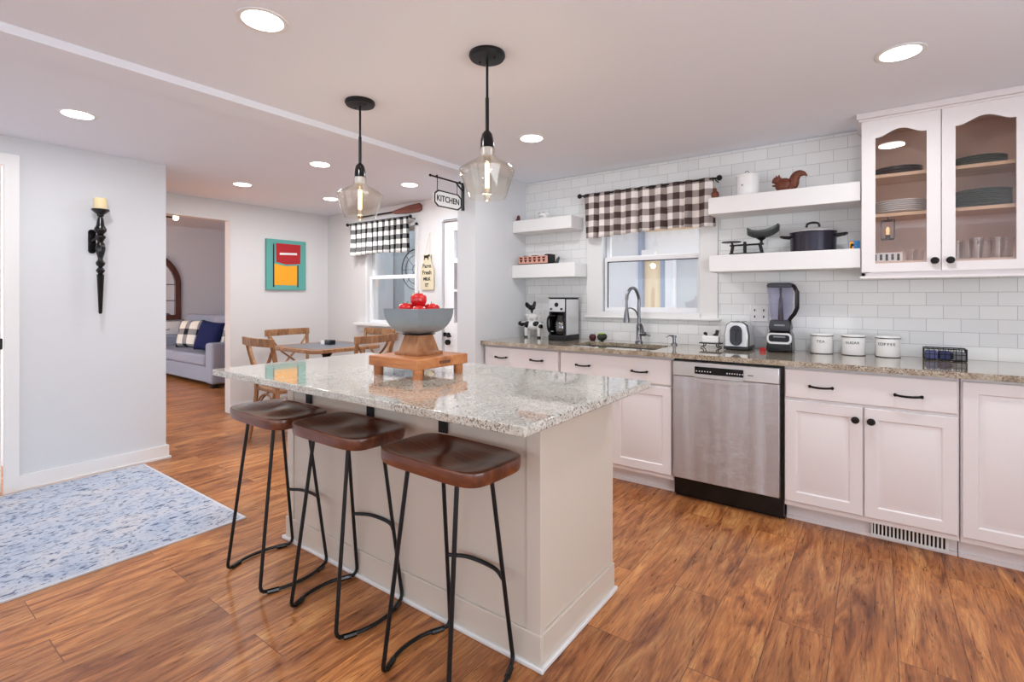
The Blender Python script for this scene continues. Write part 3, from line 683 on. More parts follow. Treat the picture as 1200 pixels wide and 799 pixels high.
for i, (x, y) in enumerate(((.155, 3.58), (.19, 3.66))):
    tumbler(x, y, .065, .03, 'short clear glass behind the left arched door, %s of the pair' % ('left' if i == 0 else 'right'), 'short glasses in the wall cabinet')
pb = thing('plaid_box', 'small black and white checked box at the bottom of the left glass cabinet', 'box', (.05, 3.57, zsh[0]))
mk('box_sides', box(-.015, .115, 3.53, 3.61, zsh[0], zsh[0]+.048), M['white'], pb)
mk('check_squares', join(*[box(-.013+i*.026, -.001+i*.026, 3.528, 3.5301, zsh[0]+.003+(i % 2)*.004, zsh[0]+.04) for i in range(5)]), M['ink'], pb)
ln = thing('reflected_lantern', 'small square black wire lantern added for a reflection in the left arched door', 'lantern', (.06, 3.56, 1.63))
lx, ly, lz = .05, 3.57, 1.722  # glowing lantern built inside the cabinet to stand for a reflection in the pane
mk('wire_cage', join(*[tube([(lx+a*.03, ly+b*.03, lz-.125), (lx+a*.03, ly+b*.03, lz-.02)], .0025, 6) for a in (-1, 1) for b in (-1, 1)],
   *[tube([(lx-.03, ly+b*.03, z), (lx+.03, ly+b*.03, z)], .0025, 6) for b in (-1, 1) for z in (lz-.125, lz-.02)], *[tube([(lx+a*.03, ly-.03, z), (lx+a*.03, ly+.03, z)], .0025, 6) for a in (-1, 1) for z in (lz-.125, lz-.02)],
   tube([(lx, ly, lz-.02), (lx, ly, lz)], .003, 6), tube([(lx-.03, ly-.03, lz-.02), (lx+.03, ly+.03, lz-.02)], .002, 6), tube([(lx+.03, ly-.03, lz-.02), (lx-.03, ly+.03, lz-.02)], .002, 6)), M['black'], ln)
mk('bulb', join(ell((lx, ly, lz-.075), (.009, .009, .02), 12, 8), cyl(.008, lz-.115, lz-.09, 10, (lx, ly))), M['reflected_bulb'], ln)
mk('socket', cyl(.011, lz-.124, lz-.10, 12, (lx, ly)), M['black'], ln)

# ================================================================== PENDANTS
def pendant():
    r = thing('pendant_light', '', 'light', (0, 0, CEIL), 'pendant lights over the island')
    mk('canopy', lathe([(0, 0), (.076, 0), (.078, -.012), (.072, -.022), (.012, -.026), (0, -.026)], 32), M['black'], r, local=True)
    mk('canopy_screw', join(tr(cyl(.004, -.03, -.02, 8), (.04, 0, 0)), tr(cyl(.004, -.03, -.02, 8), (-.04, 0, 0))), M['gloss'], r, local=True)
    mk('stem', join(cyl(.0055, -.20, -.024, 12), cyl(.008, -.345, -.19, 12)), M['black'], r, local=True)
    mk('socket_cup', lathe([(0, -.33), (.012, -.332), (.022, -.345), (.028, -.37), (.0295, -.405), (0, -.405)], 24), M['gloss'], r, local=True)
    mk('socket_collar', lathe([(0, -.44), (.026, -.44), (.027, -.405), (0, -.405)], 24), M['steel2'], r, local=True)
    sh = [(.033, -.405), (.033, -.435), (.045, -.450), (.105, -.485), (.1195, -.497), (.117, -.512), (.081, -.618), (.079, -.618), (.1145, -.512), (.1165, -.498), (.103, -.488), (.043, -.453), (.030, -.437), (.030, -.405)]
    mk('glass_shade', lathe(sh, 40, closed=True), M['amber'], r, local=True)
    b = mk('bulb', lathe([(0, -.635), (.006, -.632), (.012, -.62), (.018, -.60), (.018, -.46), (.013, -.44), (0, -.44)], 20), M['amber'], r, local=True)
    f = mk('filament', join(cyl(.0095, -.575, -.47, 12)), M['filament'], b, local=True)
    return r
p0 = pendant()
for i, (x, y, lb) in enumerate([(-1.351, 1.672, 'nearer the camera, right one over the island'), (-2.228, 1.68, 'farther one, over the island left half')]):
    o = p0 if i == 0 else copy_tree(p0)
    o.location = (x, y, CEIL); o['label'] = 'black pendant light with flared amber-clear glass shade, ' + lb
    ld = bpy.data.lights.new('pendant_lamp', 'POINT'); ld.energy = 3; ld.shadow_soft_size = .03; ld.color = (1, .75, .45)
    lo = bpy.data.objects.new('pendant_lamp', ld); C.objects.link(lo); lo.location = (x, y, CEIL-.655)

# ================================================================== FRUIT BOWL ON RISER
rx, ry = -1.715, 1.62
rs = thing('wooden_riser', 'square acacia tray riser on short round feet on the island', 'riser', (rx, ry, .914))
mk('board', box(rx-.16, rx+.16, ry-.16, ry+.16, .957, 1.003), M['riser'], rs, bevel=.005)
for a in (-1, 1):
    for b in (-1, 1):
        mk('foot', cyl(.021, .914, .957, 16, (rx+a*.128, ry+b*.128), .022), M['riser'], rs)
mk('handle_slot', box(rx+.158, rx+.1612, ry-.03, ry+.04, .972, .986), M['seat'], rs)
def sqloft(levels, cx, cy):
    V, F = [], []
    for s, z in levels: V += [(cx-s, cy-s, z), (cx+s, cy-s, z), (cx+s, cy+s, z), (cx-s, cy+s, z)]
    for k in range(len(levels)-1):
        for q in range(4): a, b = k*4+q, k*4+(q+1) % 4; F.append((a, b, b+4, a+4))
    F.append((3, 2, 1, 0)); n = (len(levels)-1)*4; F.append((n, n+1, n+2, n+3)); return V, F
fb = thing('pedestal_bowl', 'square galvanized bowl on a tapered wooden pedestal, holding red apples', 'bowl', (rx, ry, 1.003))
mk('pedestal', sqloft([(.078, 1.003), (.078, 1.016), (.066, 1.02), (.064, 1.024), (.046, 1.094)], rx, ry), M['pedestal'], fb, bevel=.002)
mk('collar', box(rx-.053, rx+.053, ry-.053, ry+.053, 1.094, 1.099), M['bronze'], fb)
lv = []; H = .112; S = .1125
for i in range(11):
    a = pi/2*i/10; lv.append((.03+(S-.03)*sin(a)**.9, 1.099+H*(1-cos(a))))
inn = [(s-.004, z+.004 if i < 10 else z) for i, (s, z) in enumerate(lv)][::-1]
mk('bowl', sqloft(lv+[(S+.003, 1.099+H), (S+.003, 1.102+H), (S-.004, 1.102+H)]+inn, rx, ry), M['bowl'], fb, ang=50)
def apple():
    r = thing('apple', '', 'apple', (0, 0, 0), 'red apples in the bowl')
    mk('fruit', lathe([(0, .012), (.010, .004), (.020, 0), (.030, .012), (.038, .032), (.037, .050), (.028, .062), (.016, .066), (.007, .060), (0, .056)], 24), M['apple'], r, local=True)
    mk('stem', tube([(0, 0, .056), (.002, 0, .068), (.006, .001, .077)], .0013, 6), M['bronze'], r, local=True)
    return r
a0 = apple()
for i, (x, y, z, rzz, lb) in enumerate([(-.045, -.042, 1.172, .2, 'leftmost of the pile'), (0, 0, 1.218, 1.3, 'highest one in the middle'), (.043, .043, 1.170, 2.2, 'rightmost of the pile'),
     (-.043, .043, 1.168, .9, 'at the back'), (.045, -.042, 1.160, 2.9, 'low at the front corner')]):
    o = a0 if i == 0 else copy_tree(a0)
    o.location = (rx+x, ry+y, z); o.rotation_euler = (.1*sin(i*2), .1*cos(i*3), rzz); o['label'] = 'shiny red apple in the square bowl, ' + lb

# ================================================================== VALANCES AND RODS
def valance(name, label, x0, x1, ytop, z1, z0, m, seed, rodname_label, rise=0., nfold=9):
    rnd = random.Random(seed); n = 160; rows = 14
    V, F = [], []; 
    ph = [rnd.uniform(0, 6) for _ in range(4)]
    UV = []
    s = 0
    for j in range(rows+1):
        v = j/rows
        for i in range(n+1):
            u = i/n; x = x0+(x1-x0)*u
            amp = .010+.018*v
            yy = ytop + amp*(sin(u*nfold*2*pi+ph[0])*.7+.4*sin(u*nfold*3.3*pi+ph[1]))
            if v > .0: x += .012*v*sin(u*nfold*2*pi+ph[2])
            zz = z1+(z0-z1)*v + .008*v*sin(u*7+ph[3]) + rise*u*v
            V.append((x, yy, zz)); UV.append(((x-x0)*1.06, z1-zz))
    for j in range(rows):
        for i in range(n): a = j*(n+1)+i; F.append((a, a+1, a+n+2, a+n+1))
    loc = ((x0+x1)/2, ytop, z0)
    me = bpy.data.meshes.new(name); me.from_pydata([tuple(Vector(v)-Vector(loc)) for v in V], [], F); me.update()
    uvl = me.uv_layers.new(name='UVMap')
    for lp in me.loops: uvl.data[lp.index].uv = UV[lp.vertex_index]
    me.materials.append(m); me.shade_smooth()
    o = bpy.data.objects.new(name, me); C.objects.link(o); o.location = loc; tag(o, label, 'curtain')
    sm = o.modifiers.new('thick', 'SOLIDIFY'); sm.thickness = .003
    rd = thing('curtain_rod', rodname_label, 'curtain rod', ((x0+x1)/2, ytop+.004, z1-.012))
    zr = z1-.012; yr = ytop+.0
    mk('rod', tube([(x0-.035, yr, zr), (x1+.03, yr, zr)], .0065, 10), M['black'], rd)
    for x in (x0-.045, x1+.04): mk('finial', ell((x, yr, zr), (.02, .02, .02), 14, 10), M['black'], rd)
    for x in (x0-.012, x1+.012): mk('rod_bracket', tube([(x, yr, zr-.004), (x, yr+.03, zr-.01), (x, YK-.003, zr-.01)], .005, 8), M['black'], rd)
valance('valance', 'brown and white checked valance over the sink window', -1.955, -.935, 3.70, 2.118, 1.757, M['valance1'], 3, 'black rod with round ends above the sink window', .02)
valance('valance', 'black and white checked valance over the dining window', -5.10, -4.09, 3.70, 2.148, 1.765, M['valance2'], 8, 'black rod with round ends above the dining window', .0, 10)

# ================================================================== THINGS ON SHELVES
def on(name, label, cat, loc, group=None): return thing(name, label, cat, loc, group)
# white canister upper right
t = on('canister', 'plain white lidded canister beside the squirrel on the upper shelf', 'canister', (-.70, 3.64, 1.937))
mk('body', lathe([(0, 1.937), (.066, 1.937), (.068, 1.945), (.068, 2.07), (0, 2.07)], 28, (-.70, 3.64)), M['white'], t)
mk('lid', lathe([(0, 2.070), (.071, 2.070), (.071, 2.082), (.05, 2.09), (.012, 2.092), (.012, 2.10), (0, 2.102)], 28, (-.70, 3.64)), M['white'], t)
mk('lid_wire', tube(smoothpath([(-.72, 3.62, 2.088), (-.70, 3.62, 2.108), (-.68, 3.62, 2.088)], 5), .002, 6), M['black'], t)
mk('label_marks', join(*[box(-.725+i*.014, -.717+i*.014, 3.5735, 3.578, 2.005, 2.013) for i in range(3)]), M['ink'], t)
# squirrel
t = on('squirrel_figurine', 'rust brown spotted squirrel figurine with curled tail on the upper shelf', 'figurine', (-.47, 3.62, 1.937))
q = 3.62
mk('animal_body', join(ell((-.482, q, 1.984), (.052, .030, .046)), ell((-.52, q, 2.020), (.029, .022, .025)), ell((-.54, q, 2.012), (.012, .01, .009)), ell((-.455, q, 1.962), (.032, .026, .026)), ell((-.514, q-.012, 1.945), (.018, .01, .008)), ell((-.462, q-.012, 1.944), (.026, .012, .007)), ell((-.53, q-.012, 1.985), (.02, .007, .007)), ell((-.51, q, 2.042), (.006, .004, .013)), ell((-.525, q-.003, 2.04), (.005, .004, .012))), M['squirrel'], t, ang=80)
mk('tail', tube(smoothpath([(-.45, q, 1.95), (-.425, q, 1.98), (-.422, q, 2.02), (-.40, q, 2.045), (-.37, q, 2.042), (-.352, q, 2.026)], 5), [.018, .020, .022, .024, .025, .026, .027, .028, .029, .029, .029, .029, .029, .028, .027, .024, .023, .021, .019, .016, .014, .011, .009, .007, .005, .003], 12), M['squirrel'], t)
solo('wooden_finial', 'small orange-brown turned wooden ornament at the left end of the upper right shelf', 'ornament', lathe([(0, 1.937), (.018, 1.937), (.026, 1.955), (.024, 1.975), (.01, 1.99), (.012, 2.0), (0, 2.012)], 18, (-.888, 3.56)), M['squirrel'], (-.888, 3.56, 1.937))
# kitchen scale
t = on('kitchen_scale', 'antique black balance scale with grey scoop pan on the lower right shelf', 'scale', (-.72, 3.63, 1.549)); q = 3.63; z = 1.549
mk('scale_frame', join(box(-.81, -.60, q-.03, q+.03, z, z+.014), tube([(-.80, q, z+.01), (-.79, q, z+.07)], .011), tube([(-.715, q, z+.01), (-.715, q, z+.085)], .011), tube([(-.61, q, z+.01), (-.625, q, z+.075)], .011), box(-.81, -.60, q-.006, q+.006, z+.062, z+.074), box(-.722, -.708, q-.01, q+.01, z, z+.09)), M['black'], t, bevel=.002)
mk('weight_plate', join(cyl(.062, z+.088, z+.094, 24, (-.80, q)), tube([(-.79, q, z+.07), (-.80, q, z+.09)], .006)), M['black'], t)
V, F = [], []
nn, mm = 14, 10
for i in range(nn+1):
    u = i/nn; x = -.70+.19*u; w_ = .062*sin(pi*min(u*.94+.02, 1))**.45*(1 if u < .8 else 1.0)
    for j in range(mm+1):
        a = -1+2*j/mm; V.append((x, q+w_*a, z+.098+.048*abs(a)**2 + .034*(abs(2*u-1))**2.2 + .014*u))
for i in range(nn):
    for j in range(mm): a = i*(mm+1)+j; F.append((a, a+1, a+mm+2, a+mm+1))
o = mk('scoop_pan', (V, F), M['speckle'], t); sm = o.modifiers.new('s', 'SOLIDIFY'); sm.thickness = .003
mk('pan_post', lathe([(0, z+.07), (.01, z+.07), (.008, z+.09), (.03, z+.105), (0, z+.108)], 14, (-.615, q)), M['black'], t)
# pot
px, py = -.325, 3.655; z = 1.549
t = on('stock_pot', 'large dark stock pot with glass lid and looped handles on the lower right shelf', 'pot', (px, py, z))
mk('pot_body', lathe([(0, z), (.118, z), (.124, z+.006), (.127, z+.118), (.131, z+.122), (.124, z+.122), (.12, z+.01), (0, z+.01)], 36, (px, py)), mat('dark_enamel', srgb(48, 46, 58), .25, .5), t)
l = mk('lid', lathe([(0, z+.124), (.128, z+.124), (.129, z+.128), (.10, z+.142), (.05, z+.153), (0, z+.156)], 36, (px, py)), M['steel2'], t)
mk('lid_handle', tube(smoothpath([(px-.035, py, z+.152), (px-.03, py, z+.178), (px, py, z+.186), (px+.03, py, z+.178), (px+.035, py, z+.152)], 4), .007, 10), M['gloss'], l)
for s_ in (-1, 1):
    mk('side_handle', tube(smoothpath([(px+s_*.122, py-.04, z+.098), (px+s_*.168, py-.035, z+.104), (px+s_*.178, py, z+.106), (px+s_*.168, py+.035, z+.104), (px+s_*.122, py+.04, z+.098)], 4), .0075, 10), M['gloss'], t)
t = on('picture_card', 'small blue card with white and yellow picture beside the wall cabinet', 'card', (-.105, 3.62, 1.549))
mk('card', box(-.138, -.082, 3.61, 3.62, 1.549, 1.602), M['bluecard'], t)
mk('card_picture', join(box(-.134, -.112, 3.608, 3.6101, 1.553, 1.598)), M['yellow'], t)
mk('card_drawing', join(ell((-.119, 3.6075, 1.578), (.009, .001, .009)), ell((-.125, 3.6075, 1.565), (.005, .001, .007))), M['ink'], t)
# left shelves
solo('pine_cone_ornament', 'small dark red rounded ornament at the left end of the upper left shelf', 'ornament', join(ell((-2.575, 3.63, 1.962), (.018, .014, .034)), ell((-2.583, 3.63, 1.95), (.02, .015, .018)), cyl(.015, 1.94, 1.948, 14, (-2.578, 3.63))), mat('dark_red_glaze', srgb(92, 40, 42), .4), (-2.575, 3.63, 1.94))
t = on('white_mug', 'small white cup with dark curled markings on the upper left shelf', 'cup', (-2.345, 3.68, 1.94))
mk('cup', lathe([(0, 1.94), (.026, 1.94), (.04, 1.965), (.042, 2.0), (.039, 2.0), (.036, 1.966), (0, 1.946)], 24, (-2.345, 3.68)), M['white'], t)
mk('cup_marking', join(tube(smoothpath([(-2.375, 3.648, 1.99), (-2.36, 3.64, 1.998), (-2.345, 3.638, 1.99)], 3), .0018, 5), tube(smoothpath([(-2.335, 3.638, 1.995), (-2.32, 3.642, 2.0), (-2.305, 3.65, 1.99)], 3), .0018, 5), tube(smoothpath([(-2.365, 3.643, 1.962), (-2.34, 3.6385, 1.97), (-2.32, 3.643, 1.962)], 3), .0015, 5)), M['bronze'], t)
mk('cup_handle', tube(smoothpath([(-2.305, 3.68, 1.99), (-2.285, 3.68, 1.982), (-2.29, 3.68, 1.965), (-2.31, 3.68, 1.96)], 4), .004, 8), M['white'], t)
t = on('patterned_tin', 'long coral and cream basket with dark triangle pattern on the lower left shelf', 'basket', (-2.40, 3.66, 1.55))
z = 1.55
mk('basket_box', box(-2.565, -2.245, 3.62, 3.70, z+.008, z+.075), M['coral'], t, bevel=.004)
mk('basket_base', box(-2.57, -2.24, 3.615, 3.705, z, z+.010), M['bronze'], t)
mk('pattern', join(*[prism([(-2.555+i*.047, z+.045), (-2.522+i*.047, z+.045), (-2.538+i*.047, z+.018)], 3.6175, 3.6205) for i in range(6)], *[box(-2.553+i*.047, -2.525+i*.047, 3.6175, 3.6205, z+.052, z+.066) for i in range(6)]), mat('dark_maroon', srgb(80, 30, 32), .8), t)
mk('end_cap', box(-2.262, -2.240, 3.616, 3.704, z+.01, z+.085), M['ink'], t)
mk('dark_filling', join(box(-2.53, -2.50, 3.64, 3.68, z+.07, z+.082), box(-2.44, -2.39, 3.64, 3.68, z+.07, z+.082), ell((-2.29, 3.66, z+.078), (.03, .03, .012))), M['ink'], t)
solo('metal_ornament', 'small grey leaf-shaped metal piece beside the coral basket', 'ornament', prism([(-2.225, 1.55), (-2.185, 1.55), (-2.17, 1.60), (-2.178, 1.612), (-2.20, 1.59)], 3.655, 3.667), M['speckle'], (-2.2, 3.66, 1.55))

# ================================================================== THINGS ON THE KITCHEN COUNTER
# cow figurine stack
fx0, q, z = -2.455, 3.66, .914
t = on('farm_animal_figurine', 'black and white cow figurine carrying a sheep and a black rooster', 'figurine', (fx0, q, z))
mk('cow', join(ell((fx0+.015, q, z+.105), (.078, .036, .04)), ell((fx0-.075, q, z+.118), (.03, .022, .026)), ell((fx0-.095, q, z+.105), (.020, .016, .015)), *[tube([(fx0+a, q+b, z+.09), (fx0+a, q+b, z)], [.014, .010], 10) for a in (-.035, .07) for b in (-.018, .018)],
   ell((fx0-.06, q-.025, z+.135), (.010, .014, .006)), ell((fx0-.06, q+.025, z+.135), (.010, .014, .006)), tube([(fx0+.09, q, z+.12), (fx0+.102, q, z+.07)], .004, 6)), M['white'], t, ang=80)
mk('cow_patches', join(ell((fx0-.078, q-.006, z+.119), (.029, .021, .025)), ell((fx0-.025, q-.016, z+.112), (.026, .026, .030)), ell((fx0+.045, q-.012, z+.118), (.026, .028, .026)), ell((fx0+.08, q-.01, z+.10), (.016, .022, .02)), cyl(.0125, z, z+.014, 10, (fx0-.035, q-.018)), cyl(.0125, z, z+.014, 10, (fx0+.07, q-.018))), M['gloss'], t, ang=80)
mk('sheep', join(ell((fx0+.01, q, z+.185), (.042, .026, .028)), ell((fx0-.035, q, z+.196), (.018, .013, .014)), *[tube([(fx0+a, q+b, z+.17), (fx0+a, q+b, z+.135)], .006, 8) for a in (-.018, .035) for b in (-.012, .012)]), M['white'], t, ang=80)
mk('rooster', join(ell((fx0+.0, q, z+.262), (.030, .017, .024)), ell((fx0+.022, q, z+.285), (.012, .010, .022)), ell((fx0+.027, q, z+.304), (.010, .008, .010)), prism([(fx0-.010, z+.25), (fx0-.040, z+.262), (fx0-.052, z+.285), (fx0-.048, z+.305), (fx0-.036, z+.308), (fx0-.022, z+.292), (fx0-.0, z+.275)], q-.006, q+.006), prism([(fx0+.02, z+.306), (fx0+.018, z+.318), (fx0+.034, z+.314), (fx0+.034, z+.304)], q-.003, q+.003), tube([(fx0+.002, q, z+.24), (fx0+.004, q, z+.208)], [.010, .004], 8)), M['gloss'], t, ang=80)
t.scale = (1.28, 1.15, 1.0)
# coffee maker
x0, x1, y0, y1 = -2.185, -2.02, 3.50, 3.73
t = on('coffee_maker', 'black and stainless drip coffee maker with glass carafe by the left corner', 'coffee maker', ((x0+x1)/2, 3.62, z))
mk('base', box(x0, x1, y0, y1, z, z+.045), M['gloss'], t, bevel=.004)
mk('rear_column', box(x0+.006, x1-.006, y0+.12, y1, z+.045, z+.345), M['gloss'], t, bevel=.006)
mk('side_panel', box(x1-.007, x1-.001, y0+.02, y1-.012, z+.045, z+.335), M['steel2'], t, bevel=.002)
mk('brew_head', box(x0+.004, x1-.008, y0+.006, y0+.13, z+.235, z+.345), M['gloss'], t, bevel=.006)
mk('face_plate', box(x0+.006, x1-.010, y0, y0+.008, z+.235, z+.338), M['steel2'], t, bevel=.002)
mk('front_pillar', box(x0+.004, x0+.022, y0+.012, y0+.13, z+.045, z+.235), M['gloss'], t)
mk('front_pillar', box(x1-.026, x1-.008, y0+.012, y0+.13, z+.045, z+.235), M['gloss'], t)
mk('dial', join(tr(cyl(.009, 0, .010, 14), (x0+.032, y0, z+.257), rx=R(90)), tr(cyl(.009, 0, .010, 14), (x1-.036, y0, z+.257), rx=R(90)), tr(cyl(.018, 0, .004, 20), ((x0+x1)/2-.002, y0, z+.292), rx=R(90))), M['gloss'], t)
mk('lid', box(x0+.002, x1-.002, y0-.002, y1, z+.345, z+.352), M['darkgrey'], t, bevel=.002)
cxx = (x0+x1)/2+.012
cf = mk('carafe', lathe([(0, z+.048), (.05, z+.048), (.057, z+.065), (.057, z+.15), (.043, z+.195), (.043, z+.205), (0, z+.205)], 24, (cxx, y0+.062)), M['gloss'], t)
mk('carafe_band', lathe([(.0578, z+.075), (.0585, z+.078), (.0585, z+.15), (.0575, z+.152)], 24, (cxx, y0+.062), True), glass_mat('carafe_glass', (.4, .4, .42), .2, .4), cf)
mk('carafe_handle', tube(smoothpath([(cxx-.045, y0+.03, z+.2), (cxx-.085, y0-.0, z+.195), (cxx-.095, y0-.006, z+.14), (cxx-.085, y0-.0, z+.075), (cxx-.06, y0+.03, z+.072)], 4), .009, 8), M['gloss'], cf)
# fruit
solo('plum', 'small dark red round fruit behind the sink, left of the green one', 'fruit', lathe([(0, .002), (.018, .0), (.029, .02), (.029, .035), (.018, .052), (.004, .050), (0, .047)], 20), M['plum'], (-1.875, 3.69, .914), local=True)
t = on('avocado', 'dark green avocado-like item with lime top on the counter behind the sink', 'fruit', (-1.79, 3.69, .914))
mk('skin', tr(lathe([(0, -.028), (.022, -.024), (.034, 0), (.03, .022), (.018, .045), (0, .055)], 20), (-1.80, 3.69, .945), ry=R(80)), mat('black_green_skin', srgb(34, 40, 26), .4), t)
mk('lime_top', ell((-1.795, 3.69, .968), (.030, .022, .012)), M['lime'], t)
# butter dish
bx, q = -.935, 3.64
t = on('butter_dish', 'white covered dish with black animal knobs on a black footed stand', 'dish', (bx, q, z))
mk('stand', join(box(bx-.072, bx+.072, q-.04, q+.04, z+.03, z+.036), *[tube(smoothpath([(bx+a*.04, q+b*.025, z+.032), (bx+a*.045, q+b*.028, z+.012), (bx+a*.062, q+b*.034, z+.004)], 3), .004, 6) for a in (-1, 1) for b in (-1, 1)]), M['black'], t)
mk('dish', box(bx-.055, bx+.055, q-.03, q+.03, z+.036, z+.085), M['white'], t, bevel=.006)
mk('lid_knob', join(ell((bx-.038, q, z+.098), (.014, .008, .011)), ell((bx-.03, q, z+.089), (.006, .006, .008)), tr(box(-.01, .01, -.01, .01, 0, .042), (bx+.035, q, z+.084), ry=R(12)), ell((bx+.03, q, z+.09), (.018, .01, .01))), M['gloss'], t)
# toaster
x0, x1, y0, y1 = -.835, -.68, 3.56, 3.77
t = on('toaster', 'brushed steel toaster with dark oval end panel left of the blender', 'toaster', (-.757, 3.66, z))
mk('shell', prism([(x0+.006, z+.02), (x1-.006, z+.02), (x1-.004, z+.10), (x1-.016, z+.165), (x1-.045, z+.186), (x0+.045, z+.186), (x0+.016, z+.165), (x0+.004, z+.10)], y0+.01, y1), M['steel2'], t, bevel=.006)
mk('side_trim', prism([(x0+.002, z+.02), (x1-.002, z+.02), (x1, z+.10), (x1-.012, z+.168), (x1-.043, z+.190), (x0+.043, z+.190), (x0+.012, z+.168), (x0, z+.10)], y0+.028, y0+.045), M['gloss'], t)
mk('toaster_base', box(x0, x1, y0+.004, y1, z+.004, z+.026), M['gloss'], t, bevel=.004)
mk('end_panel', tr(prism(rrect(.075, .135, .037, 8), 0, .012), ((x0+x1)/2, y0-.001, z+.098)), M['darkgrey'], t, bevel=.002)
mk('lever_slot', join(box((x0+x1)/2-.002, (x0+x1)/2+.002, y0-.003, y0+.002, z+.06, z+.15), box((x0+x1)/2-.018, (x0+x1)/2+.018, y0-.02, y0-.001, z+.128, z+.14)), M['gloss'], t)
mk('bread_slots', join(box(x0+.045, x0+.065, y0+.05, y1-.03, z+.184, z+.1885), box(x1-.065, x1-.045, y0+.05, y1-.03, z+.184, z+.1885)), M['gloss'], t)
mk('toaster_feet', join(*[cyl(.008, z, z+.006, 10, (a, b)) for a in (x0+.02, x1-.02) for b in (y0+.03, y1-.03)]), M['gloss'], t)
# blender
bx, q = -.505, 3.66
t = on('countertop_blender', 'tall black and silver blender with clear pitcher on the counter', 'blender', (bx, q, z))
mk('motor_base', sqloft([(.072, z), (.074, z+.01), (.072, z+.06), (.068, z+.11), (.058, z+.135)], bx, q), M['gloss'], t, bevel=.008)
mk('control_face', tr(prism(rrect(.142, .072, .025, 6), 0, .010), (bx, q-.076, z+.088)), M['steel2'], t, bevel=.003)
mk('control_pad', join(tr(prism(rrect(.118, .045, .016, 6), 0, .004), (bx, q-.079, z+.090))), M['gloss'], t)
mk('control_buttons', box(bx-.032, bx+.036, q-.0815, q-.079, z+.096, z+.104), M['nickel'], t)
mk('blade_collar', sqloft([(.058, z+.135), (.062, z+.16), (.055, z+.205)], bx, q), M['darkgrey'], t, bevel=.004)
mk('collar_badge', box(bx-.03, bx+.03, q-.0635, q-.058, z+.168, z+.178), M['nickel'], t)
ph = sqloft([(.052, z+.205), (.068, z+.42), (.066, z+.42), (.050, z+.208)], bx, q)
mk('pitcher', ph, M['pitcher'], t)
mk('pitcher_lid', sqloft([(.070, z+.415), (.072, z+.43), (.066, z+.442), (.05, z+.446)], bx, q), M['darkgrey'], t, bevel=.003)
mk('blade_shaft', join(cyl(.007, z+.20, z+.415, 12, (bx, q)), cyl(.018, z+.2, z+.35, 12, (bx, q), .011)), M['darkgrey'], t)
mk('pitcher_handle', tube([(bx+.05, q-.03, z+.434), (bx+.082, q-.05, z+.422), (bx+.10, q-.06, z+.385), (bx+.10, q-.06, z+.285), (bx+.085, q-.05, z+.25), (bx+.055, q-.035, z+.21), (bx+.05, q-.035, z+.15)], [.010, .012, .013, .013, .013, .012, .010], 8), M['gloss'], t)
solo('red_jar_lid', 'small bright red cap beside the blender foot', 'cap', lathe([(0, z), (.018, z), (.018, z+.02), (.014, z+.023), (0, z+.023)], 16, (-.602, 3.60)), M['red'], (-.602, 3.60, z))
# canisters
for x, s_, lb in ((-.282, 'TEA', 'left'), (-.116, 'SUGAR', 'middle'), (.052, 'COFFEE', 'right')):
    q = 3.70
    t = on('lettered_canister', 'short white enamel canister lettered %s, %s of three on the counter' % (s_, lb), 'canister', (x, q, z), 'lettered canisters')
    mk('canister_body', lathe([(0, z), (.058, z), (.06, z+.004), (.06, z+.112), (0, z+.112)], 32, (x, q)), M['white'], t)
    mk('canister_lid', lathe([(0, z+.112), (.062, z+.112), (.063, z+.118), (.058, z+.124), (0, z+.126)], 32, (x, q)), M['white'], t)
    mk('rim_line', lathe([(.0605, z+.109), (.0635, z+.110), (.0635, z+.1135), (.0605, z+.1145)], 32, (x, q), True), M['black'], t)
    mk('foot_line', lathe([(.0585, z+.0005), (.0612, z+.001), (.0612, z+.004), (.0585, z+.0045)], 32, (x, q), True), M['black'], t)
    # letters placed around the cylinder
    n = len(s_); base = -pi/2 + (0.0)
    view = math.atan2(-q, -x)
    for i, ch in enumerate(s_):
        a = view-.1 + (i-(n-1)/2)*.25
        o = text('letter', ch, .022, M['ink'], t, (x+.0608*cos(a), q+.0608*sin(a), z+.077), (R(90), 0, a+pi/2), .0005)
# wire basket
x0, x1, y0, y1 = .215, .395, 3.64, 3.74
t = on('wire_basket', 'low black wire basket of folded dark napkins at the right of the counter', 'basket', (.305, 3.69, z))
g = []
for zz, r_ in ((.004, .003), (.036, .002), (.066, .0035)):
    g.append(tube([(x0, y0, z+zz), (x1, y0, z+zz), (x1, y1, z+zz), (x0, y1, z+zz), (x0, y0, z+zz)], r_, 6))
for i in range(9): xx = x0+(x1-x0)*i/8; g += [tube([(xx, y0, z+.004), (xx, y0, z+.066)], .0018, 6), tube([(xx, y1, z+.004), (xx, y1, z+.066)], .0018, 6), tube([(xx, y0, z+.004), (xx, y1, z+.004)], .0018, 6)]
for i in range(1, 5): yy = y0+(y1-y0)*i/5; g += [tube([(x0, yy, z+.004), (x0, yy, z+.066)], .0018, 6), tube([(x1, yy, z+.004), (x1, yy, z+.066)], .0018, 6)]
mk('wire_frame', join(*g), M['black'], t)
for i in range(3): solo('folded_napkin', 'folded blue-grey napkin in the wire basket, %s of three' % ['left', 'middle', 'right'][i], 'napkin', box(x0+.008+i*.058, x0+.060+i*.058, y0+.006, y1-.006, z+.007, z+.050), mat('napkin_%d' % i, [srgb(90, 96, 140), srgb(60, 64, 100), srgb(120, 122, 128)][i], .9), (x0+.034+i*.058, 3.69, z+.007), 'napkins in the wire basket', bevel=.006)
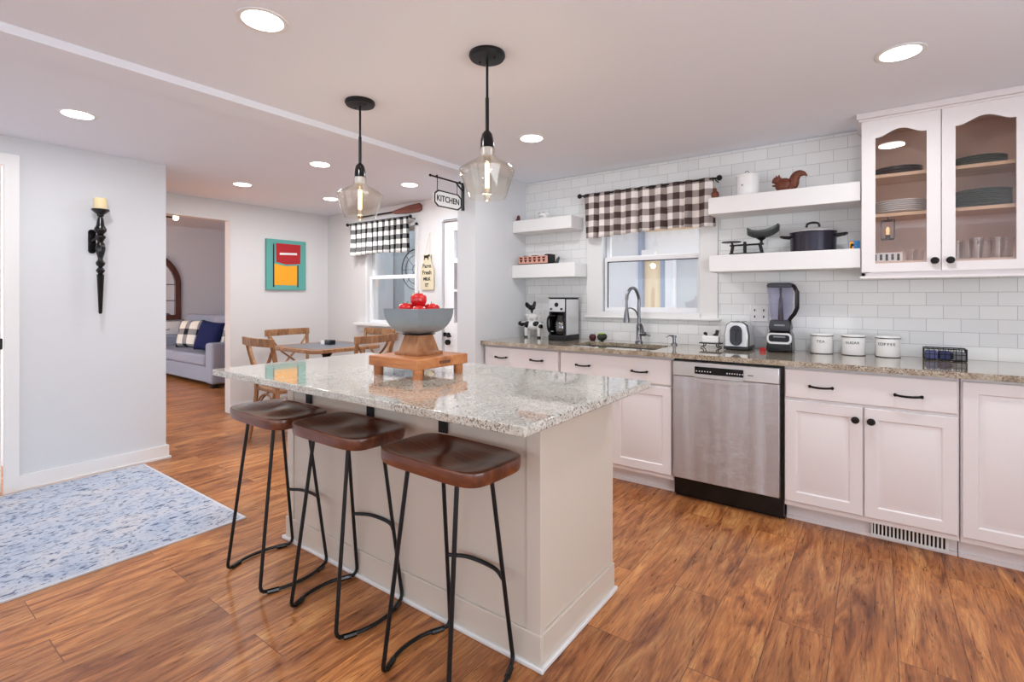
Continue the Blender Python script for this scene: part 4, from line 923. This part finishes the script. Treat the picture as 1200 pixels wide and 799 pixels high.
# outlets
for x, zz, w_, lb in ((-.655, 1.155, .115, 'white double outlet plate on the tile between toaster and blender'), (-2.47, 1.10, .115, 'white outlet plate on the tile behind the cow figurine')):
    t = thing('outlet_plate', lb, 'outlet', (x, YK-.008, zz))
    mk('plate', box(x-w_/2, x+w_/2, YK-.014, YK-.008, zz-.058, zz+.058), M['white'], t, bevel=.003)
    mk('socket_slots', join(*[box(x+a-.004, x+a+.004, YK-.0155, YK-.0135, zz+b-.008, zz+b+.008) for a in (-.028, .028) for b in (-.022, .022)]), M['darkgrey'] if x > -1 else M['greypanel'], t)

# ================================================================== DINING AREA
tx0, tx1, ty0, ty1 = -5.02, -4.20, 2.66, 3.46
t = thing('dining_table', 'small oak dining table with grey inlaid top by the window', 'table', (-4.61, 3.06, 0))
mk('table_top', tr(prism(rrect(tx1-tx0, ty1-ty0, .09, 6), .735, .77, 'z'), ((tx0+tx1)/2, (ty0+ty1)/2, 0)), M['chair'], t, bevel=.005)
mk('inlay', tr(prism(rrect(tx1-tx0-.16, ty1-ty0-.14, .05, 6), .7695, .7712, 'z'), ((tx0+tx1)/2, (ty0+ty1)/2, 0)), M['slate'], t)
cx_, cy_ = (tx0+tx1)/2, (ty0+ty1)/2
mk('mounting_plate', box(cx_-.12, cx_+.12, cy_-.12, cy_+.12, .705, .735), M['black'], t)
mk('pedestal_column', lathe([(.0, .03), (.045, .03), (.04, .08), (.04, .66), (.07, .705), (0, .705)], 20, (cx_, cy_)), M['black'], t)
mk('pedestal_base', lathe([(0, 0), (.27, 0), (.27, .012), (.12, .03), (.05, .045), (0, .045)], 32, (cx_, cy_)), M['black'], t)
t2 = thing('napkin_holder', 'little white and black box standing on the dining table', 'box', (-4.66, 3.12, .7712))
mk('white_block', box(-4.75, -4.68, 3.08, 3.14, .7712, .812), M['white'], t2, bevel=.003)
mk('black_block', box(-4.68, -4.585, 3.08, 3.15, .7712, .820), M['gloss'], t2, bevel=.003)
def xchair():
    r = thing('dining_chair', '', 'chair', (0, 0, 0), 'cross-back dining chairs')
    W = M['chair']
    # faces +y: back at y = -.20
    sp = prism([(-.20, -.19), (.20, -.19), (.225, .14), (.20, .21), (.12, .235), (-.12, .235), (-.20, .21), (-.225, .14)], .435, .465, 'z')
    mk('seat', sp, M['chair'], r, bevel=.006, local=True)
    for s in (-1, 1):
        mk('leg', tube(smoothpath([(s*.205, -.245, .0), (s*.195, -.20, .25), (s*.19, -.185, .45), (s*.205, -.20, .62), (s*.235, -.255, .895)], 5), .0185, 10), W, r, local=True)
        mk('leg', tube([(s*.195, .19, .44), (s*.20, .20, .22), (s*.205, .205, 0)], [.018, .016, .013], 10), W, r, local=True)
        # bentwood hoop brace under each side
        mk('side_hoop', tube(smoothpath([(s*.193, -.20, .20), (s*.185, -.12, .36), (s*.18, 0, .415), (s*.185, .12, .36), (s*.198, .19, .20)], 5), .009, 8), W, r, local=True)
        P = smoothpath([(s*.222, -.235, .84), (s*.12, -.235+s*.004, .70), (0, -.222+s*.007, .60), (-s*.10, -.20+s*.004, .52), (-s*.185, -.185, .475)], 5)
        mk('cross_brace', tube(P, .016, 8, .6), W, r, local=True)
    mk('front_hoop', tube(smoothpath([(-.198, .195, .20), (-.12, .19, .36), (0, .188, .415), (.12, .19, .36), (.198, .195, .20)], 5), .009, 8), W, r, local=True)
    mk('back_hoop', tube(smoothpath([(-.193, -.20, .20), (-.12, -.19, .36), (0, -.188, .415), (.12, -.19, .36), (.193, -.20, .20)], 5), .009, 8), W, r, local=True)
    n = 12; V = []
    for i in range(n+1):
        u = -1+2*i/n; x = u*.265; y = -.262-.035*(1-u*u)
        V += [(x, y-.014, .845), (x, y+.016, .845), (x, y+.014, .915), (x, y-.016, .915)]
    F = [(0, 1, 2, 3), (n*4+3, n*4+2, n*4+1, n*4)]
    for i in range(n):
        for q in range(4): a = i*4+q; b = i*4+(q+1) % 4; F.append((a, b, b+4, a+4))
    mk('top_rail', (V, F), W, r, bevel=.004, local=True)
    return r
ch0 = xchair()
for i, (x, y, rz, lb) in enumerate([(-4.33, 2.47, -.03, 'its back toward the island, nearest the camera'), (-5.06, 3.06, -pi/2+.06, 'against the painting wall side'), (-4.05, 3.02, pi/2+.10, 'right of the table with curved back to the island'), (-4.57, 3.44, pi-.02, 'below the dining window')]):
    o = ch0 if i == 0 else copy_tree(ch0)
    o.location = (x, y, 0); o.rotation_euler = (0, 0, rz); o['label'] = 'oak cross-back dining chair, ' + lb

# wall art (plain colour blocks on teal)
t = thing('canvas_art', 'teal canvas with red and yellow colour blocks on the far wall', 'picture', (-5.68, 3.23, 1.64))
mk('canvas', box(-5.698, -5.665, 2.985, 3.475, 1.355, 1.945), M['teal'], t, bevel=.002)
mk('red_block', prism([(3.10, 1.68), (3.22, 1.655), (3.40, 1.67), (3.405, 1.90), (3.095, 1.90)], -5.666, -5.6635, 'x'), M['red'], t)
mk('yellow_block', prism([(3.075, 1.41), (3.36, 1.41), (3.36, 1.648), (3.22, 1.635), (3.075, 1.66)], -5.666, -5.6635, 'x'), M['yellow'], t)
mk('dark_stroke', join(prism([(3.06, 1.385), (3.075, 1.385), (3.075, 1.90), (3.06, 1.88)], -5.666, -5.6632, 'x'), prism([(3.36, 1.39), (3.375, 1.385), (3.375, 1.655), (3.36, 1.65)], -5.666, -5.6632, 'x')), M['ink'], t)
mk('white_stroke', prism([(3.14, 1.765), (3.36, 1.775), (3.355, 1.80), (3.14, 1.79)], -5.6637, -5.6630, 'x'), M['white'], t)

# oar
t = thing('wooden_oar', 'reddish brown wooden oar mounted above the dining window', 'oar', (-4.3, 3.775, 2.24))
mk('blade', prism([(-4.43, 2.222), (-4.38, 2.205), (-4.20, 2.192), (-3.99, 2.195), (-3.955, 2.215), (-3.95, 2.255), (-3.985, 2.285), (-4.16, 2.277), (-4.38, 2.246), (-4.43, 2.236)], 3.768, 3.784), M['oar'], t, bevel=.003)
mk('shaft', tube([(-4.42, 3.776, 2.229), (-4.95, 3.776, 2.225)], .010, 10), M['bronze'], t)
mk('grip', tube([(-4.95, 3.776, 2.225), (-5.03, 3.776, 2.225)], .015, 10), M['oar'], t)
# milk bottle sign
t = thing('bottle_sign', 'cream milk bottle shaped wall sign with black cow and lettering', 'sign', (-3.88, 3.785, 1.5))
hw = .10
prof = [(-.10, 1.36), (-.085, 1.345), (.085, 1.345), (.10, 1.36), (.10, 1.55), (.085, 1.60), (.055, 1.64), (.05, 1.70), (.06, 1.71), (.06, 1.725), (-.06, 1.725), (-.06, 1.71), (-.05, 1.70), (-.055, 1.64), (-.085, 1.60), (-.10, 1.55)]
mk('board', prism([(-3.88+a, b) for a, b in prof], 3.780, 3.792), M['paddle'], t, bevel=.002)
mk('hanging_string', tube([(-3.92, 3.786, 1.72), (-3.845, 3.792, 1.955), (-3.84, 3.786, 1.72)], .0022, 6), M['paddle'], t)
mk('cow_silhouette', join(box(-3.92, -3.855, 3.777, 3.7805, 1.685, 1.715), box(-3.86, -3.835, 3.777, 3.7805, 1.70, 1.722), box(-3.92, -3.91, 3.777, 3.7805, 1.665, 1.69), box(-3.868, -3.857, 3.777, 3.7805, 1.665, 1.69)), M['ink'], t)
for s_, zz, sz in (('Farm', 1.60, .062), ('Fresh', 1.53, .062), ('MILK', 1.462, .05), ('ST', 1.395, .05)):
    text('lettering', s_, sz, M['ink'], t, (-3.88, 3.7795, zz), bold=.0012)
# KITCHEN hanging sign: bracket on the wing wall end, arm toward the camera
t = thing('hanging_sign', 'white KITCHEN sign hanging from a black iron wall bracket', 'sign', (-2.735, 3.06, 2.1))
X = -2.735
mk('wall_bracket', join(box(X-.012, X+.012, 3.063, 3.075, 1.975, 2.20), tube([(X, 3.066, 2.135), (X, 2.985, 2.188)], .006, 8), tube([(X, 3.07, 2.190), (X, 2.70, 2.192)], .007, 8), ell((X, 2.70, 2.192), (.01, .012, .01)), ell((X, 3.03, 2.198), (.01, .008, .010)), ell((X, 2.77, 2.20), (.01, .006, .010))), M['black'], t)
pl = [(2.735, 1.995), (2.775, 1.966), (3.005, 1.966), (3.045, 1.995), (3.045, 2.065), (3.005, 2.094), (2.775, 2.094), (2.735, 2.065)]
b = mk('board', prism(pl, X-.006, X+.006, 'x'), M['white'], t)
cyy, czz = 2.89, 2.03
inner = [(cyy+(a-cyy)*.93, czz+(b_-czz)*.86) for a, b_ in pl]
V, F = [], []
for xx in (X+.006, X+.009):
    V += [(xx, a, b_) for a, b_ in pl]+[(xx, a, b_) for a, b_ in inner]
for i in range(8):
    j = (i+1) % 8; F += [(i, j, 8+j, 8+i), (16+i, 24+i, 24+j, 16+j), (i, 16+i, 16+j, j), (8+i, 8+j, 24+j, 24+i)]
mk('board_border', (V, F), M['black'], b)
mk('hanger', join(tube([(X, 2.775, 2.09), (X, 2.775, 2.19)], .0035, 6), tube([(X, 3.0, 2.09), (X, 3.0, 2.19)], .0035, 6)), M['black'], t)
text('lettering', 'KITCHEN', .066, M['ink'], t, (X+.0075, cyy, czz), (R(90), 0, R(90)), .001, .93, .001)
# wire wheel beyond the dining window
t = thing('wire_ornament', 'round dark wire wheel ornament hanging behind the dining window glass', 'ornament', (-4.45, 4.15, 1.60))
wc_ = (-4.45, 4.15, 1.60)
def ringt(r, th): return tube([(wc_[0]+r*cos(2*pi*i/32), wc_[1], wc_[2]+r*sin(2*pi*i/32)) for i in range(33)], th, 6)
mk('rims', join(ringt(.24, .007), ringt(.17, .006), ringt(.05, .006)), M['black'], t)
mk('spokes', join(*[tube([(wc_[0]+.05*cos(a), wc_[1], wc_[2]+.05*sin(a)), (wc_[0]+.24*cos(a), wc_[1], wc_[2]+.24*sin(a))], .004, 6) for a in [pi*k/4 for k in range(8)]]), M['black'], t)
mk('hook_wire', tube([(wc_[0], wc_[1], wc_[2]+.24), (wc_[0], wc_[1]-.01, 2.2), (wc_[0], 3.94, 2.25)], .003, 6), M['black'], t)

# ================================================================== SCONCE
X = -4.455; q = 1.150
t = thing('wall_sconce', 'tall turned black wall candle sconce', 'sconce', (X, q, 1.55))
prof = [(0, 1.148), (.008, 1.15), (.011, 1.16), (.021, 1.42), (.023, 1.425), (.014, 1.432), (.018, 1.44), (.027, 1.455), (.018, 1.472), (.012, 1.48), (.024, 1.495), (.028, 1.51), (.018, 1.527), (.014, 1.535), (.016, 1.55), (.022, 1.57), (.029, 1.61), (.026, 1.64), (.016, 1.66), (.020, 1.67), (.030, 1.69), (.030, 1.70), (.018, 1.712), (.024, 1.722), (.034, 1.735), (.036, 1.75), (.024, 1.775), (.018, 1.82), (.014, 1.835), (.020, 1.845), (.020, 1.852), (.030, 1.862), (.052, 1.882), (.052, 1.89), (0, 1.89)]
mk('turned_spindle', lathe(prof, 28, (X, q)), M['gloss'], t)
mk('back_plate', tr(prism(rrect(.045, .17, .02, 6), 0, .012, 'x'), (-4.54, q-.028, 1.665)), M['gloss'], t, bevel=.003)
mk('arm', tube([(-4.53, q-.028, 1.665), (-4.50, q-.02, 1.68), (X, q, 1.695)], .010, 10), M['gloss'], t)
c_ = thing('pillar_candle', 'short cream pillar candle standing on the black wall sconce', 'candle', (X, q, 1.89))
mk('wax', lathe([(0, 1.89), (.037, 1.89), (.038, 1.893), (.038, 1.965), (.034, 1.969), (.01, 1.966), (0, 1.966)], 24, (X, q)), M['cream'], c_)
mk('wick', tube([(X, q, 1.966), (X+.001, q, 1.976)], .0012, 5), M['ink'], c_)

# ================================================================== RUG
rg = thing('area_rug', 'faded blue and white distressed area rug on the wood floor', 'rug', (-3.7, .3, 0))
mk('rug_pile', box(-4.46, -2.935, -1.35, 1.405, .001, .009), M['rug'], rg)
mk('rug_binding', join(box(-4.475, -4.46, -1.365, 1.42, .001, .0085), box(-2.935, -2.92, -1.365, 1.42, .001, .0085), box(-4.46, -2.935, 1.405, 1.42, .001, .0085), box(-4.46, -2.935, -1.365, -1.35, .001, .0085)), mat('rug_binding', srgb(205, 208, 214), .9), rg)

# ================================================================== LIVING ROOM
sx0, sx1, sy0 = -9.95, -7.37, 3.12
t = thing('sofa', 'light grey upholstered sofa in the far living room', 'sofa', (-8.66, 3.6, 0))
mk('sofa_base', box(sx0+.2, sx1-.2, sy0+.02, 3.95, .07, .30), M['sofa'], t, bevel=.02)
for a, b in ((sx0, sx0+.22), (sx1-.22, sx1)):
    mk('armrest', box(a, b, sy0, 3.95, .06, .63), M['sofa'], t, bevel=.04, seg=4)
mid = (sx0+sx1)/2
for a, b in ((sx0+.225, mid-.003), (mid+.003, sx1-.225)):
    mk('seat_cushion', box(a, b, sy0-.01, 3.66, .30, .46), M['sofa'], t, bevel=.035, seg=4)
    mk('back_cushion', tr(box(a, b, 0, .2, 0, .54), (0, 3.60, .46), rx=R(-10)), M['sofa'], t, bevel=.05, seg=4)
mk('sofa_back', box(sx0+.05, sx1-.05, 3.80, 3.98, .07, .90), M['sofa'], t, bevel=.04, seg=4)
for a in (sx0+.1, sx1-.1):
    for b in (sy0+.08, 3.88): mk('sofa_foot', box(a-.04, a+.04, b-.04, b+.04, 0, .07), M['gloss'], t)
def pillow(name, label, m, x, z, y, w, h, th, rz, rx=-.25, ry=0):
    n = 16; V, F, UV = [], [], []
    for side in (1, -1):
        for j in range(n+1):
            for i in range(n+1):
                u, v = -1+2*i/n, -1+2*j/n
                pin = 1-.06*(abs(u)**2)*(1-abs(v)**2) ; piv = 1-.06*(abs(v)**2)*(1-abs(u)**2)
                d = (max(0, (1-u**4)*(1-v**4)))**.5
                xx, zz = u*w/2*(1-.07*(1-v*v)*abs(u)), v*h/2*(1-.07*(1-u*u)*abs(v))
                V.append((xx, -side*d*th/2, zz)); UV.append((xx+w, zz+h))
    k = (n+1)**2
    for s_ in (0, 1):
        for j in range(n):
            for i in range(n):
                a = s_*k+j*(n+1)+i; F.append((a, a+1, a+n+2, a+n+1) if s_ == 0 else (a, a+n+1, a+n+2, a+1))
    me = bpy.data.meshes.new(name); me.from_pydata(V, [], F); uvl = me.uv_layers.new(name='UVMap')
    for lp in me.loops: uvl.data[lp.index].uv = UV[lp.vertex_index]
    bm = bmesh.new(); bm.from_mesh(me); bmesh.ops.remove_doubles(bm, verts=bm.verts, dist=.0005); bm.to_mesh(me); bm.free()
    me.materials.append(m); me.shade_smooth()
    o = bpy.data.objects.new(name, me); C.objects.link(o); o.location = (x, y, z); o.rotation_euler = (rx, ry, rz)
    return tag(o, label, 'pillow', 'throw pillows on the sofa')
pillow('throw_pillow', 'black and cream plaid throw pillow in the middle of the sofa', M['plaidpillow'], -8.98, .68, 3.47, .50, .46, .16, .25)
pillow('throw_pillow', 'navy blue throw pillow leaning beside the right sofa arm', M['navy'], -8.02, .69, 3.36, .46, .46, .16, .25, -.3, .08)
pillow('throw_pillow', 'second plaid pillow behind the navy one at the sofa right end', M['plaidpillow'], -7.80, .70, 3.52, .40, .46, .13, -.1, -.2, -.1)
# arched mirror
t = thing('arched_mirror', 'arched wall mirror with dark brown wooden frame in the living room', 'mirror', (-10.28, 3.23, 1.3))
def archpoly(r, z0, zs, n=20): return [(3.23-r, z0), (3.23+r, z0)]+[(3.23+r*cos(pi*i/n), zs+r*sin(pi*i/n)) for i in range(n+1)]
po, pi_ = archpoly(.59, .86, 1.50), archpoly(.50, .95, 1.50)
V, F = [], []; n = len(po)
for xx in (-10.299, -10.25): V += [(xx, *p) for p in po]+[(xx, *p) for p in pi_]
for i in range(n):
    j = (i+1) % n; F += [(i, j, n+j, n+i), (2*n+i, 3*n+i, 3*n+j, 2*n+j), (i, 2*n+i, 2*n+j, j), (n+i, n+j, 3*n+j, 3*n+i)]
mk('mirror_frame', (V, F), wood_mat('dark_red_walnut', srgb(52, 26, 20), srgb(78, 40, 30), srgb(98, 56, 40), 12, (1, 1, .3), .4), t)
mk('mirror_glass', prism(pi_, -10.292, -10.284, 'x'), M['mirror'], t)
mk('muntin', join(box(-10.284, -10.27, 2.73, 3.73, 1.20, 1.215), box(-10.284, -10.27, 2.73, 3.73, 1.49, 1.505), box(-10.284, -10.27, 3.223, 3.237, .95, 2.0)), M['gloss'], t)
t = thing('white_dresser', 'white drawer chest below the arched mirror, left of the sofa', 'dresser', (-10.12, 3.1, 0))
mk('chest', box(-10.29, -10.02, 2.5, 3.72, .04, .84), M['trim'], t, bevel=.004)
for zz in (.10, .35, .60):
    dr = mk('drawer', box(-10.024, -10.006, 2.53, 3.69, zz, zz+.22), M['trim'], t, bevel=.003)
    mk('drawer_pull', tube(smoothpath([(-10.006, 3.38, zz+.12), (-9.98, 3.40, zz+.105), (-9.98, 3.52, zz+.105), (-10.006, 3.54, zz+.12)], 3), .006, 6), M['bronze'], dr)
mk('chest_foot', join(*[box(a-.03, a+.03, b-.03, b+.03, 0, .04) for a in (-10.24, -10.07) for b in (2.56, 3.66)]), M['trim'], t)
# living room ceiling light
t = thing('hanging_light', 'dark ceiling fixture with one glowing bulb beyond the hall opening', 'light', (-7.5, 2.5, 2.57))
mk('fixture_base', lathe([(0, 2.57), (.07, 2.57), (.07, 2.552), (.012, 2.54), (.012, 2.34), (.03, 2.33), (.03, 2.31), (0, 2.30)], 24, (-7.5, 2.52)), M['bronze'], t)
mk('arm', tube([(-7.5, 2.52, 2.32), (-7.5, 2.70, 2.32)], .010, 8), M['bronze'], t)
mk('bulb', ell((-7.5, 2.73, 2.32), (.035, .035, .035)), emis('hall_bulb', (1, .9, .75), 12), t)

# ================================================================== LIGHTS
def area(name, loc, rot, sx, sy, e, col=(1, 1, 1)):
    l = bpy.data.lights.new(name, 'AREA'); l.shape = 'RECTANGLE'; l.size = sx; l.size_y = sy; l.energy = e; l.color = col
    o = bpy.data.objects.new(name, l); C.objects.link(o); o.location = loc; o.rotation_euler = rot; return o
# added fill lamps standing in for daylight in the kitchen, living room and sunroom
area('fill_rear_left', (-2.9, -2.58, 1.0), (R(-128), 0, 0), 2.7, 1.2, 45, (.93, .965, 1))
area('fill_rear_right', (.4, -2.58, 1.0), (R(-128), 0, 0), 2.9, 1.2, 130, (.93, .965, 1))
area('fill_right', (2.17, .3, 1.2), (0, R(128), 0), 1.2, 2.9, 58, (.93, .965, 1))
area('fill_living', (-8.2, .6, 1.5), (R(-100), 0, 0), 3.0, 1.6, 1900, (.93, .96, 1))
area('fill_sunroom', (-2.2, 4.0, 2.6), (R(-35), 0, 0), 3.2, .8, 50, (.97, .98, 1))
W = bpy.data.worlds.new('World'); bpy.context.scene.world = W; W.use_nodes = True
bg = W.node_tree.nodes['Background']; bg.inputs[0].default_value = (.91, .95, 1, 1); bg.inputs[1].default_value = 2.6

# ================================================================== CAMERA
cam = bpy.data.cameras.new('camera'); co = bpy.data.objects.new('camera', cam); C.objects.link(co)
co.location = (0, 0, 1.265); co.rotation_euler = (R(90), 0, .630)
cam.sensor_fit = 'HORIZONTAL'; cam.sensor_width = 36; cam.lens = 36*586.5/1200
cam.shift_y = -(399.5-348.5)/1200; cam.clip_start = .05; cam.clip_end = 60
S = bpy.context.scene; S.camera = co
S.view_settings.view_transform = 'Standard'; S.view_settings.look = 'None'; S.view_settings.gamma = 1; S.view_settings.exposure = -.18
S.view_settings.use_curve_mapping = False
cy_ = S.cycles; cy_.use_denoising = True; cy_.max_bounces = 10; cy_.diffuse_bounces = 6; cy_.transparent_max_bounces = 16; cy_.sample_clamp_indirect = 6; cy_.caustics_reflective = False; cy_.caustics_refractive = False
